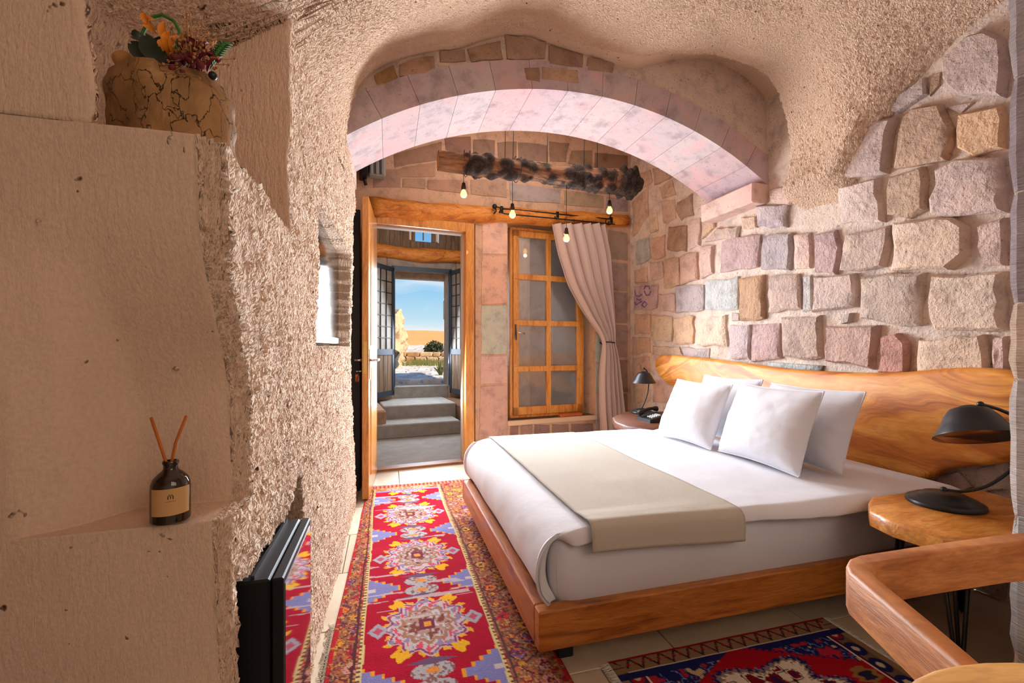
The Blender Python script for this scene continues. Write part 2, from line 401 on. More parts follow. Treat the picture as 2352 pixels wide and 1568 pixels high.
# ================================================================== LEFT WALL (carved, one surface wrapped round its corner, shelf and niches)
HL = 1.41
def wall_left():
    zs = list(np.arange(0, HL - .001, .008)) + [HL]
    def ue(z): return 2.80 + .42 * (1 - float(sstep(0, .9, z))) + .30 * float(sstep(1.75, 2.1, z)) + .02 * math.sin(z * 11) + .012 * math.sin(z * 29)
    def lower(z):
        u0 = .755 + .11 * (HL - z); uc = u0
        nich = .10 * (1 - sstep(1.0, 1.30, z)) if z > .82 else 0
        a = u0 + nich
        # rounded shoulder where the side meets the front
        return [(-1.2, ue(z) + .04), (-.205, ue(z)), (-.25, 1.60), (-.25, 1.33), (-.25, a + .02), (-.27, a), (-.41, a), (-.45 - .02, u0 + nich * .25), (-.52, u0), (-1.95, u0 - .02), (-1.95, -1.65)]
    def upper(z):
        t = min(1, max(0, (z - HL) / .5)); j = .012 * math.sin(z * 23) + .02 * math.sin(z * 9)
        return [(-1.2, ue(z) + .04), (-.205, ue(z)), (-.25, 1.60), (-.25, 1.335), (-.50, 1.33), (-.55, 1.27), (-.57, .95), (-.47 + j, .82), (-.405 + j, .755), (-1.95, .735), (-1.95, -1.65)]
    cnt = [40, 200, 40, 90, 12, 22, 10, 14, 110, 40]
    def path(P):
        out = []
        for k, c in enumerate(cnt):
            t = np.arange(c) / c; a, b = np.array(P[k]), np.array(P[k + 1]); out.append(a[None] * (1 - t[:, None]) + b[None] * t[:, None])
        out.append(np.array(P[-1])[None]); p = np.concatenate(out)
        ker = np.array([1, 2, 3, 2, 1.]) / 9
        q = np.pad(p, ((2, 2), (0, 0)), 'edge'); return np.stack([np.convolve(q[:, i], ker, 'valid') for i in (0, 1)], 1)
    rows = []; Z = []; RG = []
    st = np.cumsum([0] + cnt); n = st[-1] + 1
    rg_low = np.full(n, .045); rg_low[:st[4]] = 1.0; rg_low[st[4]:st[5]] = .6
    rg_up = np.full(n, .06); rg_up[:st[3]] = 1.0; rg_up[st[3]:st[4]] = .22; rg_up[st[4]:st[8]] = 1.0
    for z in zs:
        if z > .82 and Z[-1][0] < .82:
            p0, p1 = path(lower(.8199)), path(lower(.8201))
            for t in np.r_[0, .01, np.linspace(.06, .94, 9), .99, 1]: rows.append(p0 * (1 - t) + p1 * t); Z.append(np.full(n, .82 + .0008 * t)); RG.append(rg_low * (1 if t in (0, 1) else .6))
        rows.append(path(lower(z))); Z.append(np.full(n, z)); RG.append(rg_low)
    pl, pup = rows[-1], path(upper(HL))
    for t in np.r_[.004, .015, np.linspace(.04, .97, 24), .99, 1]: rows.append(pl * (1 - t) + pup * t); Z.append(np.full(n, HL)); RG.append(np.full(n, .1))
    for z in np.arange(HL + .008, 2.62, .008): rows.append(path(upper(z))); Z.append(np.full(n, z)); RG.append(rg_up)
    P = np.array(rows); Z = np.array(Z); RG = np.array(RG).copy()
    v = P[..., 0].copy(); u = P[..., 1].copy()
    idx = np.arange(n)[None, :] + 0 * Z
    side = (idx < st[4]) & (idx >= st[1])
    # gentle waviness
    wv = .016 * fbm(u * 2.2, Z * 2.2, 5) + .006 * fbm(u * 9, Z * 7, 8)
    v = v + np.where(side | (idx >= st[6]) * 0 > 0, wv, 0)
    u = u + np.where((idx >= st[5]), .010 * fbm(v * 3, Z * 3, 11), 0)
    # recesses cut into the side
    def rec(u0, u1, z0, z1, d, j=.006, topf=None):
        uu = u + j * vn(Z * 22, u * 0, 3); zz = Z + j * vn(u * 22, Z * 0, 4)
        zt = z1 if topf is None else topf(u)
        return side & (uu > u0) & (uu < u1) & (zz > z0) & (zz < zt), d
    for mask, d in (rec(1.765, 2.715, 1.095, 1.625, .10), rec(.90, 1.47, 0, .72, .42, .012, lambda u: .665 + .05 * sstep(1.25, 1.42, u) + .05 * (u > 1.36) * 0)):
        v = np.where(mask, v - d, v); RG[mask] = .15
    V = RA(v, u, Z).reshape(-1, 3)
    return bigmesh('wall_left', V, gridfaces(*Z.shape), m_wall, attr={'rough': RG.ravel()})
wall_left()

# ================================================================== CEILING VAULT OF THE CAVE
def resample(P, n):
    P = np.array(P, float); d = np.r_[0, np.cumsum(np.linalg.norm(np.diff(P, axis=0), axis=1))]; t = np.linspace(0, d[-1], n)
    # smooth (Catmull-like) by convolution after dense linear resample
    td = np.linspace(0, d[-1], n * 3); Q = np.stack([np.interp(td, d, P[:, i]) for i in range(P.shape[1])], 1)
    k = n // 14; ker = np.hanning(2 * k + 3)[1:-1]; ker /= ker.sum(); L = len(ker) // 2
    Qp = np.concatenate([2 * Q[0] - Q[1:L + 1][::-1], Q, 2 * Q[-1] - Q[-L - 1:-1][::-1]]); Q = np.stack([np.convolve(Qp[:, i], ker, 'valid') for i in range(P.shape[1])], 1)
    d = np.r_[0, np.cumsum(np.linalg.norm(np.diff(Q, axis=0), axis=1))]; t = np.linspace(0, d[-1], n)
    return np.stack([np.interp(t, d, Q[:, i]) for i in range(P.shape[1])], 1)
rim_px = [(793, 400, 2.5), (794, 340, 2.5), (798, 285, 2.5), (816, 212, 2.5), (848, 163, 2.49), (907, 126, 2.48), (987, 108, 2.47), (1062, 94, 2.46), (1120, 74, 2.46), (1165, 66, 2.46),
          (1240, 70, 2.46), (1291, 91, 2.45), (1385, 112, 2.43), (1473, 131, 2.39), (1560, 127, 2.34), (1642, 129, 2.30), (1712, 148, 2.28), (1763, 176, 2.27),
          (1787, 218, 2.27), (1803, 270, 2.27), (1815, 339, 2.28), (1808, 400, 2.30), (1790, 440, 2.31)]
NT = 330
rim = [(*pu(x, y, u), u) for x, y, u in rim_px] + [(2.50, 2.02, 2.30), (2.60, 1.93, 2.25)]
rimR = resample(rim, NT)                                              # v,z,u
def lun(u): return np.interp(u, [-1.7, 1.0, 1.3, 1.535, 1.75, 1.88, 2.018, 2.12, 2.2, 2.25], [2.62, 2.62, 2.576, 2.475, 2.40, 2.35, 2.16, 1.98, 1.90, 1.90])
def base_sec(u):
    zR = float(lun(u)); dz = zR - 2.58
    P = [(-2.0, 1.70), (-.62, 1.75), (-.4, 1.895), (-.24, 2.0), (.05, 2.27), (.4, 2.62), (.8, 2.86), (1.2, 2.95), (1.7, 2.95 + .06 * dz), (2.1, 2.86 + .32 * dz), (2.4, 2.72 + .72 * dz), (2.60, zR)]
    return P
def ceiling():
    us = np.r_[np.arange(-1.7, .6, .03), np.arange(.6, 2.46, .0095)]
    rows = []
    for u in us:
        b = base_sec(min(u, 2.2)); wgt = float(sstep(1.35, 2.42, u))
        if u > 1.2:                                                   # left end moves to the side wall
            k = float(sstep(1.2, 1.5, u)); b[0] = (-2.0 * (1 - k) + -.30 * k, 1.70 + .22 * k); b[1] = (-.62 * (1 - k) - .27 * k, 1.75 + .2 * k); b[2] = (-.4 * (1 - k) - .255 * k, 1.895 + .08 * k)
        Bs = resample([(x, z, u) for x, z in b], NT)
        k = wgt ** 1.5
        uu = u + (rimR[:, 2] - 2.46) * k
        rows.append(np.stack([Bs[:, 0] * (1 - k) + rimR[:, 0] * k, uu, Bs[:, 1] * (1 - k) + rimR[:, 1] * k], 1))
    P = np.array(rows)
    # lip turning back into the recess behind the rim
    last = P[-1]; cen = np.array([1.15, 2.5, 2.2])
    for du, g in ((.003, .02), (.012, .06), (.03, .14), (.10, .24), (.55, .30), (.9, .30)):
        q = last.copy(); q[:, 1] += du; dr = q - cen; dr[:, 1] = 0; dr /= np.linalg.norm(dr, axis=1)[:, None]; q += dr * g * (.12 + .88 * sstep(1.45, 1.95, q[:, 0]))[:, None]; P = np.concatenate([P, q[None]])
    nz = .02 * fbm(P[..., 0] * 2.5, P[..., 1] * 2.5, 21) + .010 * fbm(P[..., 0] * 9, P[..., 1] * 9, 22)
    P[..., 2] += nz * np.clip((P[..., 1] - 0) / 1, .3, 1)
    rg = np.ones(P.shape[:2]); rg[-6:] = .3
    V = RA(P[..., 0], P[..., 1], P[..., 2]).reshape(-1, 3)
    bigmesh('ceiling', V, gridfaces(*P.shape[:2], flip=True), m_ceil, attr={'rough': rg.ravel()})
ceiling()

# ================================================================== RIGHT WALL
VR = 2.567
def wall_right():
    u = np.arange(-1.7, 4.6, .016); z = np.arange(0, 3.34, .016); U, Z = np.meshgrid(u, z)
    v = VR + .012 * fbm(U * 4, Z * 4, 31) + .004 * fbm(U * 22, Z * 22, 32)
    return bigmesh('wall_right', RA(v, U, Z).reshape(-1, 3), gridfaces(*U.shape, flip=True), m_mortar, attr={'rough': np.zeros(U.size)})
wr = wall_right()
def stone_poly(poly, T, d0, h, rs, jit=.012, step=.07):
    """irregular block: outline poly (x,z), back plane d0, proud by h towards the room (smaller d)"""
    pts = []
    n = len(poly)
    cx_ = sum(p[0] for p in poly) / n; cz_ = sum(p[1] for p in poly) / n
    size = min(max(p[0] for p in poly) - min(p[0] for p in poly), max(p[1] for p in poly) - min(p[1] for p in poly))
    jit = min(jit, size * .06)
    for i in range(n):
        p, q = poly[i], poly[(i + 1) % n]; l = math.hypot(q[0] - p[0], q[1] - p[1]); k = max(1, min(4, int(round(l / step))))
        for j in range(k):
            t = j / k; pts.append((p[0] * (1 - t) + q[0] * t + rs.uniform(-jit, jit), p[1] * (1 - t) + q[1] * t + rs.uniform(-jit, jit)))
    m = len(pts); c = (cx_, cz_)
    def ring(f, d, jd): return [(c[0] + (x - c[0]) * f, c[1] + (z - c[1]) * f, d - rs.uniform(0, jd)) for x, z in pts]
    rings = [ring(1.0, d0, 0), ring(.985, d0 - h * .7, h * .15), ring(.88, d0 - h * .92, h * .16), ring(.5, d0 - h * .95, h * .18)]
    vs = [T(x, d, z) for r_ in rings for x, z, d in r_]; vs.append(T(c[0], d0 - h * rs.uniform(.92, 1.08), c[1])); fs = []
    for k in range(3):
        for i in range(m):
            j = (i + 1) % m; fs.append((k * m + i, k * m + j, (k + 1) * m + j, (k + 1) * m + i))
    for i in range(m): fs.append((3 * m + i, 3 * m + (i + 1) % m, 4 * m))
    return M().add(vs, fs)
TR = lambda x, d, z: R(d, x, z)
pur, gry, brn, bge, pnk, blu, tan, org, red, mau, wht = (186, 160, 152), (170, 156, 152), (150, 112, 78), (222, 186, 150), (214, 176, 160), (176, 198, 202), (206, 160, 124), (226, 168, 112), (190, 122, 104), (176, 140, 142), (226, 200, 188)
bgy = (158, 150, 158)
ST = [  # crop pixels (scale 1.9605, offset 1440,60), colour, height
 ([(1432,150),(1545,45),(1620,25),(1705,60),(1705,310),(1500,312),(1422,235)], pur, .06), ([(1190,385),(1235,310),(1345,232),(1352,300),(1215,398)], gry, .04),
 ([(1362,225),(1410,205),(1405,265),(1355,318)], brn, .02), ([(1060,430),(1215,405),(1180,660),(1000,690),(972,650),(985,590)], pur, .07), ([(1245,420),(1300,365),(1425,335),(1470,470),(1440,598),(1210,642)], (176,134,100), .05),
 ([(1490,405),(1700,345),(1705,560),(1560,585),(1495,545)], org, .05), ([(1432,362),(1562,338),(1500,395)], pur, .02), ([(1400,655),(1480,605),(1705,582),(1705,850),(1370,855)], (206,176,164), .06),
 ([(1188,680),(1345,632),(1352,830),(1270,865),(1188,850)], (182,146,112), .06), ([(948,722),(1130,692),(1155,790),(1150,885),(975,890)], wht, .05), ([(1210,880),(1470,862),(1545,905),(1530,1040),(1450,1092),(1205,1096)], (228,192,160), .065),
 ([(1590,895),(1705,862),(1705,1082),(1622,1080),(1598,1000)], pnk, .05), ([(985,945),(1190,902),(1200,960),(1160,1080),(1100,1105),(965,1100)], (188,160,144), .055), ([(845,930),(950,920),(962,1000),(940,1112),(845,1112)], mau, .04),
 ([(752,940),(825,930),(830,1090),(750,1100)], pnk, .03), ([(615,940),(742,930),(735,1100),(608,1096)], bgy, .04), ([(430,962),(600,935),(590,1082),(415,1115)], mau, .035), ([(325,992),(385,985),(385,1110),(328,1140)], pnk, .03),
 ([(237,1032),(310,1015),(315,1140),(240,1162)], (200,146,118), .03), ([(165,1052),(230,1036),(235,1162),(166,1182)], tan, .03), ([(1378,1122),(1705,1100),(1705,1372),(1400,1375),(1360,1245)], (226,196,168), .06), ([(1058,1120),(1332,1110),(1325,1352),(1240,1360),(1048,1312)], (190,166,146), .05),
 ([(845,1120),(1030,1115),(1036,1262),(835,1285)], (202,176,164), .045), ([(790,1122),(828,1116),(828,1280),(790,1290)], (190,190,190), .02), ([(640,1130),(780,1115),(786,1272),(640,1290)], (176,148,134), .04), ([(510,1130),(615,1120),(620,1320),(515,1325)], (168,120,78), .045),
 ([(345,1150),(495,1130),(500,1280),(350,1275)], (180,196,200), .03), ([(220,1172),(342,1160),(342,1280),(220,1290)], (168,158,164), .03), ([(142,1206),(215,1200),(215,1290),(142,1280)], pnk, .025), ([(30,1170),(135,1165),(130,1272),(30,1282)], (186,150,156), .025),
 ([(1322,1422),(1480,1400),(1620,1392),(1640,1565),(1312,1565)], (228,192,156), .055), ([(1655,1400),(1705,1396),(1705,1562),(1655,1562)], pnk, .04), ([(1165,1402),(1230,1376),(1270,1430),(1270,1562),(1150,1562),(1155,1450)], red, .06), ([(905,1356),(1130,1350),(1120,1545),(900,1502)], (184,144,128), .055),
 ([(700,1310),(870,1302),(880,1502),(705,1492)], (172,146,130), .04), ([(565,1346),(690,1332),(690,1500),(560,1506)], mau, .03), ([(460,1346),(552,1340),(552,1506),(460,1500)], (180,164,170), .03), ([(315,1320),(440,1302),(450,1442),(310,1440)], (226,200,170), .03),
 ([(210,1312),(295,1302),(295,1432),(205,1432)], (226,178,128), .03), ([(110,1302),(203,1306),(200,1422),(105,1416)], (224,192,146), .03), ([(30,1292),(100,1292),(102,1382),(30,1392)], tan, .02), ([(630,1512),(880,1526),(870,1556),(630,1546)], (166,190,196), .03),
 ([(585,812),(722,802),(715,902),(585,906)], (178,164,172), .035), ([(512,862),(575,852),(580,912),(515,916)], bge, .025), ([(400,912),(510,902),(500,952),(345,972)], (188,160,144), .03), ([(185,906),(265,900),(265,1012),(180,1012)], (150,104,66), .035),
 ([(280,872),(325,866),(325,986),(280,1002)], pnk, .025), ([(228,790),(290,756),(300,852),(240,872),(220,832)], (158,118,86), .03), ([(36,966),(95,950),(100,1050),(35,1076)], (168,182,172), .02), ([(18,790),(90,725),(90,852),(25,950)], tan, .02), ([(97,842),(130,832),(135,920),(97,930)], bge, .015),
 ([(140,722),(200,692),(215,762),(150,775)], tan, .02), ([(150,790),(212,775),(215,870),(160,890)], (206,164,136), .02), ([(100,958),(165,940),(165,1040),(105,1050)], (212,162,132), .02), ([(30,1096),(85,1090),(85,1156),(30,1160)], tan, .02), ([(98,1062),(155,1060),(160,1132),(103,1142)], pnk, .02),
 ([(640,735),(712,722),(760,770),(735,800),(640,795)], pnk, .03), ([(962,1302),(1010,1290),(1000,1332),(966,1342)], gry, .03), ([(468,1290),(502,1290),(502,1326),(470,1326)], gry, .015), ([(335,880),(390,870),(392,905),(335,960)], tan, .02),
 ([(10,690),(100,640),(110,700),(20,770)], tan, .02), ([(110,640),(190,610),(205,680),(120,715)], (190,150,120), .02), ([(1290,1450),(1310,1400),(1305,1560),(1285,1560)], bge, .015), ([(110,1440),(230,1445),(250,1490),(110,1478)], bge, .02), ([(240,1445),(365,1450),(365,1505),(255,1495)], (186,174,178), .02),
 ([(20,1400),(98,1402),(98,1470),(20,1480)], tan, .015), ([(20,1490),(98,1485),(98,1568),(20,1580)], tan, .015), ([(20,1600),(100,1590),(100,1690),(25,1700)], bge, .015), ([(110,1590),(200,1600),(210,1700),(110,1690)], (216,160,128), .015),
 ([(1330,2020),(1500,2010),(1560,2080),(1450,2130),(1320,2110)], pnk, .03), ([(1570,1990),(1705,1960),(1705,2090),(1580,2110)], (206,184,170), .03), ([(1480,2150),(1705,2120),(1705,2200),(1500,2200)], pnk, .03),
 ([(1340,2380),(1500,2350),(1500,2480),(1350,2500)], gry, .03), ([(1520,2350),(1705,2330),(1705,2480),(1520,2490)], (176,160,150), .03), ([(1400,2510),(1560,2500),(1570,2590),(1410,2590)], pur, .03), ([(1580,2500),(1705,2500),(1705,2640),(1590,2640)], gry, .03), ([(1300,2600),(1560,2610),(1560,2720),(1310,2720)], pnk, .03),
]
rs = random.Random(11)
for poly, c, h in ST:
    P = [pv(1440 + x / 1.9605, 60 + y / 1.9605, VR - .02) for x, y in poly]
    if min(z for _, z in P) < .02: P = [(x, max(z, .02)) for x, z in P]
    c = tuple(x * .58 + y * .42 for x, y in zip(c, (228, 210, 202)))
    so = obj('stone', stone_poly(P, TR, VR + .02, h * .85 + .022, rs, .010), m_stone, wr, True, color=c, auto=38)
    if poly[0] == (30, 1170): painted = so, VR + .02 - h * .85 - .028

so, dv_ = painted; m_vio = simple('violet_paint', (120, 100, 160), .8); pmk = M()
for pts_ in ([(1458, 668), (1460, 678), (1468, 680), (1474, 676)], [(1479, 664), (1482, 656), (1490, 657), (1492, 664)], [(1480, 668), (1484, 678), (1492, 676), (1494, 668)], [(1457, 694), (1462, 700), (1468, 695), (1474, 692)], [(1474, 700), (1480, 692), (1486, 698), (1480, 706), (1474, 700)], [(1462, 686), (1468, 689), (1472, 686)]):
    q_ = [pv(x, y, dv_) for x, y in pts_]; pmk.tube([R(dv_, u, z) for u, z in q_], .0055, 6)
obj('painted_mark', pmk, m_vio, so)
# ================================================================== ARCH between cave and far room
UA, UB2 = 2.55, 3.09; AC = 1.177; ZS = 2.22; RISE = .44; HALF = 1.40
RAD = (HALF ** 2 + RISE ** 2) / (2 * RISE); ZC = ZS + RISE - RAD
A0 = math.asin(HALF / RAD)
m_arch = stone_mat('arch_stone', True, bd=.004, sc_=60)
nta = m_arch.node_tree; ba_ = nta.nodes['Principled BSDF']; src_ = ba_.inputs['Base Color'].links[0].from_socket
pn_ = noise(nta, coords(nta, (1, 1, 1)), 4.5, 5, .6, .4); nta.links.new(mixc(nta, ramp(nta, pn_, [(.50, G3(0)), (.64, G3(.42))]), src_, lin((226, 166, 166))), ba_.inputs['Base Color'])
arch = thing('wall_arch', None, None, R(AC, 2.8, 0), TH, kind='structure')
ns = 13; re = RAD + .17
acols = [(196, 180, 182), (194, 174, 178), (192, 176, 180), (198, 182, 184), (196, 172, 174), (192, 170, 176), (196, 178, 182)]
for k in range(ns):
    a0 = -A0 + 2 * A0 * k / ns + .0005; a1 = -A0 + 2 * A0 * (k + 1) / ns - .0005; mm = M(); vs = []; n = 5
    for i in range(n + 1):
        a = a0 + (a1 - a0) * i / n
        for r_ in (RAD, re):
            for u in (UA, UB2): vs.append(R(AC + r_ * math.sin(a), u, ZC + r_ * math.cos(a)))
    fs = []
    for i in range(n):
        b0 = 4 * i; b1 = b0 + 4; fs += [(b0, b0 + 1, b1 + 1, b1), (b0 + 2, b1 + 2, b1 + 3, b0 + 3), (b0, b1, b1 + 2, b0 + 2), (b0 + 1, b0 + 3, b1 + 3, b1 + 1)]
    fs += [(0, 2, 3, 1), (4 * n, 4 * n + 1, 4 * n + 3, 4 * n + 2)]; mm.add(vs, fs)
    obj('voussoir', mm, m_arch, arch, False, color=acols[k % 7])
# spandrel above the ring, front and back faces
def spandrel(u0, u1, nm):
    n = 60; vs = []; fs = []
    xs = np.linspace(-.75, 2.75, n + 1)
    for x in xs:
        dx = x - AC
        zz = ZC + math.sqrt(max(0, re ** 2 - dx ** 2)) if abs(dx) < re * math.sin(A0) * 1.0 + .02 else None
        zb = (ZC + math.sqrt(max(0, (re - .005) ** 2 - dx ** 2))) if abs(dx) <= HALF + .16 else 2.05
        for u in (u0, u1):
            vs.append(R(x, u, zb)); vs.append(R(x, u, 3.4))
    for i in range(n):
        b0 = 4 * i; b1 = b0 + 4; fs += [(b0, b1, b1 + 1, b0 + 1), (b0 + 2, b0 + 3, b1 + 3, b1 + 2), (b0, b0 + 2, b1 + 2, b1)]
    obj(nm, M().add(vs, fs), m_mortar, arch, False)
spandrel(UA + .012, UB2 - .012, 'spandrel')
# springing blocks and the left jamb
obj('impost', M().box(VR - .34 + .21, VR + .02, UA + .0, UB2, 2.10, ZS + .02, R, .01), m_arch, arch, True, color=(222, 190, 178), auto=30)
JP = [(-.62, 3.24), (-.62, 2.57), (-.235, 2.57), (-.215, 2.7), (-.20, 3.05), (-.205, 3.24)]
for z0, z1, c in ((1.95, 2.33, (222, 206, 198)), (1.45, 1.945, (214, 190, 178)), (.95, 1.445, (206, 180, 164))):
    pass
obj('jamb', M().slab([(v, u) for v, u in JP], 2.17, 2.33, R), m_arch, arch, False, color=(218, 198, 190))
# spandrel stones (front)
SPX = [([(1008,118),(1068,112),(1070,140),(1012,143)], (176,148,128)), ([(1075,112),(1150,92),(1158,134),(1080,138)], (182,150,126)), ([(1160,80),(1255,96),(1255,134),(1164,136)], (180,150,130)),
       ([(1262,105),(1342,126),(1340,158),(1262,146)], (172,140,122)), ([(1350,132),(1412,142),(1410,170),(1350,162)], (178,148,130)), ([(1205,155),(1240,155),(1240,188),(1207,184)], (170,138,112)), ([(1242,153),(1330,162),(1330,192),(1242,182)], (200,164,138)),
       ([(1500,150),(1590,140),(1600,190),(1520,195)], (150,120,98)), ([(1600,145),(1690,165),(1690,230),(1610,205)], (140,108,84)), ([(1606,190),(1680,225),(1672,262),(1610,232)], (160,104,54)), ([(1700,180),(1775,240),(1775,300),(1700,250)], (136,110,90)),
       ([(1690,262),(1770,310),(1765,360),(1700,320)], (146,106,70)), ([(860,175),(905,150),(915,180),(870,200)], (190,150,104)), ([(915,145),(1000,125),(1004,160),(920,178)], (192,156,130))]
for poly, c in SPX:
    P = [pu(x, y, UA) for x, y in poly]
    def TU(x, d, z): return R(x, d, z)
    uo = 0
    for _ in range(6):
        xm = sum(p[0] for p in P) / len(P); uo = .12 * float(sstep(1.45, 1.8, xm)); P = [pu(x, y, UA + uo) for x, y in poly]
    P = [(min(x, VR - .03), z) for x, z in P]
    obj('stone', stone_poly(P, TU, UA + uo + .03, .036, rs, .012), m_stone, arch, True, color=c, auto=38)

# ================================================================== FAR ROOM SHELL
m_back = stone_mat('far_wall_mortar', False, (206, 170, 144), .006, 50)
DA0, DA1, DZ = 0.0, .80, 2.17                                        # doorway
WA0, WZ0 = pb(1166, 966, 0); WA1 = pb(1366, 960, 0)[0]; WZ1 = 2.36   # window opening in the wall face
bm_ = M()
for x0, x1, z0, z1 in ((-.55, DA0 - .06, 0, 3.36), (DA0 - .06, DA1 + .10, DZ + .09, 3.36), (DA1 + .10, WA0, 0, 3.36), (WA0, WA1, 0, WZ0), (WA0, WA1, WZ1, 3.36), (WA1, 3.1, 0, 3.36)):
    bm_.box(x0, x1, 0, .34, z0, z1, B)
wb = obj('wall_back', bm_, m_back, None, False, kind='structure')
TBk = lambda x, d, z: B(x, d, z)
gb, gg = (178, 146, 126), (190, 192, 178)
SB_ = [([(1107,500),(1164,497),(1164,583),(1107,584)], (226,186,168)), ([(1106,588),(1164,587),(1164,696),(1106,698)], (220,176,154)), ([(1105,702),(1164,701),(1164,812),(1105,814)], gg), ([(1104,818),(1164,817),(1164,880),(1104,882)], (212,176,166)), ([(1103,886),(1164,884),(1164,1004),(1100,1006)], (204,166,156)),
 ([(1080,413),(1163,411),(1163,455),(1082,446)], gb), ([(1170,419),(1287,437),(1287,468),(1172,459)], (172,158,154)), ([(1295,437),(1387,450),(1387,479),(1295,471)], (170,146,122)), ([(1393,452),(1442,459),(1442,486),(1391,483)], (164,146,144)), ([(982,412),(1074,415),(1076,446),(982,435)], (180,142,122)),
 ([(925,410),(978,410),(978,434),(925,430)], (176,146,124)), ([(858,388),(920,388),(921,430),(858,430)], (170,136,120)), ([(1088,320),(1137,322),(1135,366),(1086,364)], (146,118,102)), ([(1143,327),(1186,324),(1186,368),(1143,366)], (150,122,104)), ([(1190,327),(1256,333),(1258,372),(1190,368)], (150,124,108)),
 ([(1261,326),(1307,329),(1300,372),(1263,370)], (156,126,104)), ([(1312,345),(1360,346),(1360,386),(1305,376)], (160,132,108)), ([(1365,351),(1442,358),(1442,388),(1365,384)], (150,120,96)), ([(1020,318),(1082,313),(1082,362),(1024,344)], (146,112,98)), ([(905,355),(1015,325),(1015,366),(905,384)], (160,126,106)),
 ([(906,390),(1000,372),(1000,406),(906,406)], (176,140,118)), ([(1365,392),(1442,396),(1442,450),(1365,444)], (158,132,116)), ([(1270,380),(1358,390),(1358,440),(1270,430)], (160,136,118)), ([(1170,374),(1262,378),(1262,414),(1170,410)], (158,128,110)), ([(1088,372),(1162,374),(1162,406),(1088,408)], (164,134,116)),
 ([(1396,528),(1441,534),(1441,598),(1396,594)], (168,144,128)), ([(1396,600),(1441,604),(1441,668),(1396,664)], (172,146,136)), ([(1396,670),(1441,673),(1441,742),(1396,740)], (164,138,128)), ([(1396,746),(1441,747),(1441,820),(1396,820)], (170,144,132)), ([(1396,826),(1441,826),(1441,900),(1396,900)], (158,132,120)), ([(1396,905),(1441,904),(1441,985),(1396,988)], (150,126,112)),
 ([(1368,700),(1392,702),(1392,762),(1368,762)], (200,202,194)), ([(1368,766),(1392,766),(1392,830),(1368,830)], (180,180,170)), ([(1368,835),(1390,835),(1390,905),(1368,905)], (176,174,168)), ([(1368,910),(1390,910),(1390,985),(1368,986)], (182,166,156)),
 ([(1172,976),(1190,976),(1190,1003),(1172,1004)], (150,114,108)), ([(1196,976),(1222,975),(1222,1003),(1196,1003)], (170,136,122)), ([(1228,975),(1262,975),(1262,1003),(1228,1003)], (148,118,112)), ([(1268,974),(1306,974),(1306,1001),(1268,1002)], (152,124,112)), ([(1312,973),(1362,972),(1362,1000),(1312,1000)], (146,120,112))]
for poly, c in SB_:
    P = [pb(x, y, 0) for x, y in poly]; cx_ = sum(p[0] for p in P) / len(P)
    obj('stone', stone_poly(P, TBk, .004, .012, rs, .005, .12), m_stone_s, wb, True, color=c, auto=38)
# window reveal stones (pale), sill
obj('trim_1', M().box(WA0 - .004, WA1 + .02, -.02, .16, WZ0 - .05, WZ0, B, .006), simple('sill_stone', (216, 186, 156), .8, bmp=(40, .003)), None, True, kind='structure', auto=30)
obj('wall_side', M().box(-.75, -.50, 3.18, 4.15, 0, 3.36, R), m_back, None, False, kind='structure')
obj('ceiling_far', M().box(-.8, 2.7, 3.0, 4.7, 3.36, 3.42, R), m_back, None, False, kind='structure')
obj('wall_front', M().box(-2.1, 2.7, -1.75, -1.65, 0, 3.3, R), m_mortar, None, False, kind='structure')
obj('ceiling_rear', M().box(-2.1, 2.7, -1.75, 2.2, 3.05, 3.12, R), m_mortar, None, False, kind='structure')

# ================================================================== CORRIDOR
cw = M().box(-.55, -.15, .34, 2.95, 0, 3.4, B); obj('wall_corridor_left', cw, m_back, None, False, kind='structure')
obj('wall_corridor_right', M().box(1.62, 1.9, .34, 2.95, 0, 3.4, B), m_back, None, False, kind='structure')
obj('wall_corridor_divider', M().box(1.20, 3.1, .9, 1.0, 0, 3.4, B), simple('grey_plaster', (128, 120, 116), .8, bmp=(12, .01)), None, False, kind='structure')
obj('ceiling_corridor', M().box(-.55, 3.1, .30, 2.95, 3.36, 3.42, B), m_plank, None, False, kind='structure')
BO2 = 2.6
OA0, _ = pb(905, 700, BO2); OA1, _ = pb(1031, 700, BO2); OZ = pb(968, 620, BO2)[1]
TA0, TZ0 = pb(953, 550, BO2); TA1, TZ1 = pb(991, 527, BO2)
LOGZ = pb(968, 558, BO2)[1]
far = M()
for x0, x1, z0, z1 in ((-.15, OA0, 0, OZ), (OA1, 1.62, 0, OZ), (-.15, 1.62, OZ, pb(968, 590, BO2)[1])): far.box(x0, x1, BO2, BO2 + .3, z0, z1, B)
wo_ = obj('wall_outer', far, stone_mat('outer_stone', False, (190, 170, 150), .01, 20), None, False, kind='structure')
obj('stone', M().box(OA0 - .1, OA1 + .1, BO2 - .02, BO2 + .01, OZ + .015, pb(968, 591, BO2)[1], B, .008), m_stone_s, wo_, True, color=(160, 150, 142), auto=30)
obj('stone', M().box(OA0 - .28, OA0 - .11, BO2 - .03, BO2 + .01, OZ - .1, pb(968, 575, BO2)[1], B, .008), m_stone_s, wo_, True, color=(170, 150, 130), auto=30)
obj('stone', M().box(OA1 + .11, OA1 + .28, BO2 - .03, BO2 + .01, OZ - .1, pb(968, 578, BO2)[1], B, .008), m_stone_s, wo_, True, color=(170, 150, 130), auto=30)
obj('stone', M().box(OA0 - .05, OA1 + .05, BO2 + .301, BO2 + .50, OZ - .085, OZ + .2, B, .02), m_stone_s, wo_, True, color=(190, 172, 150), auto=30)
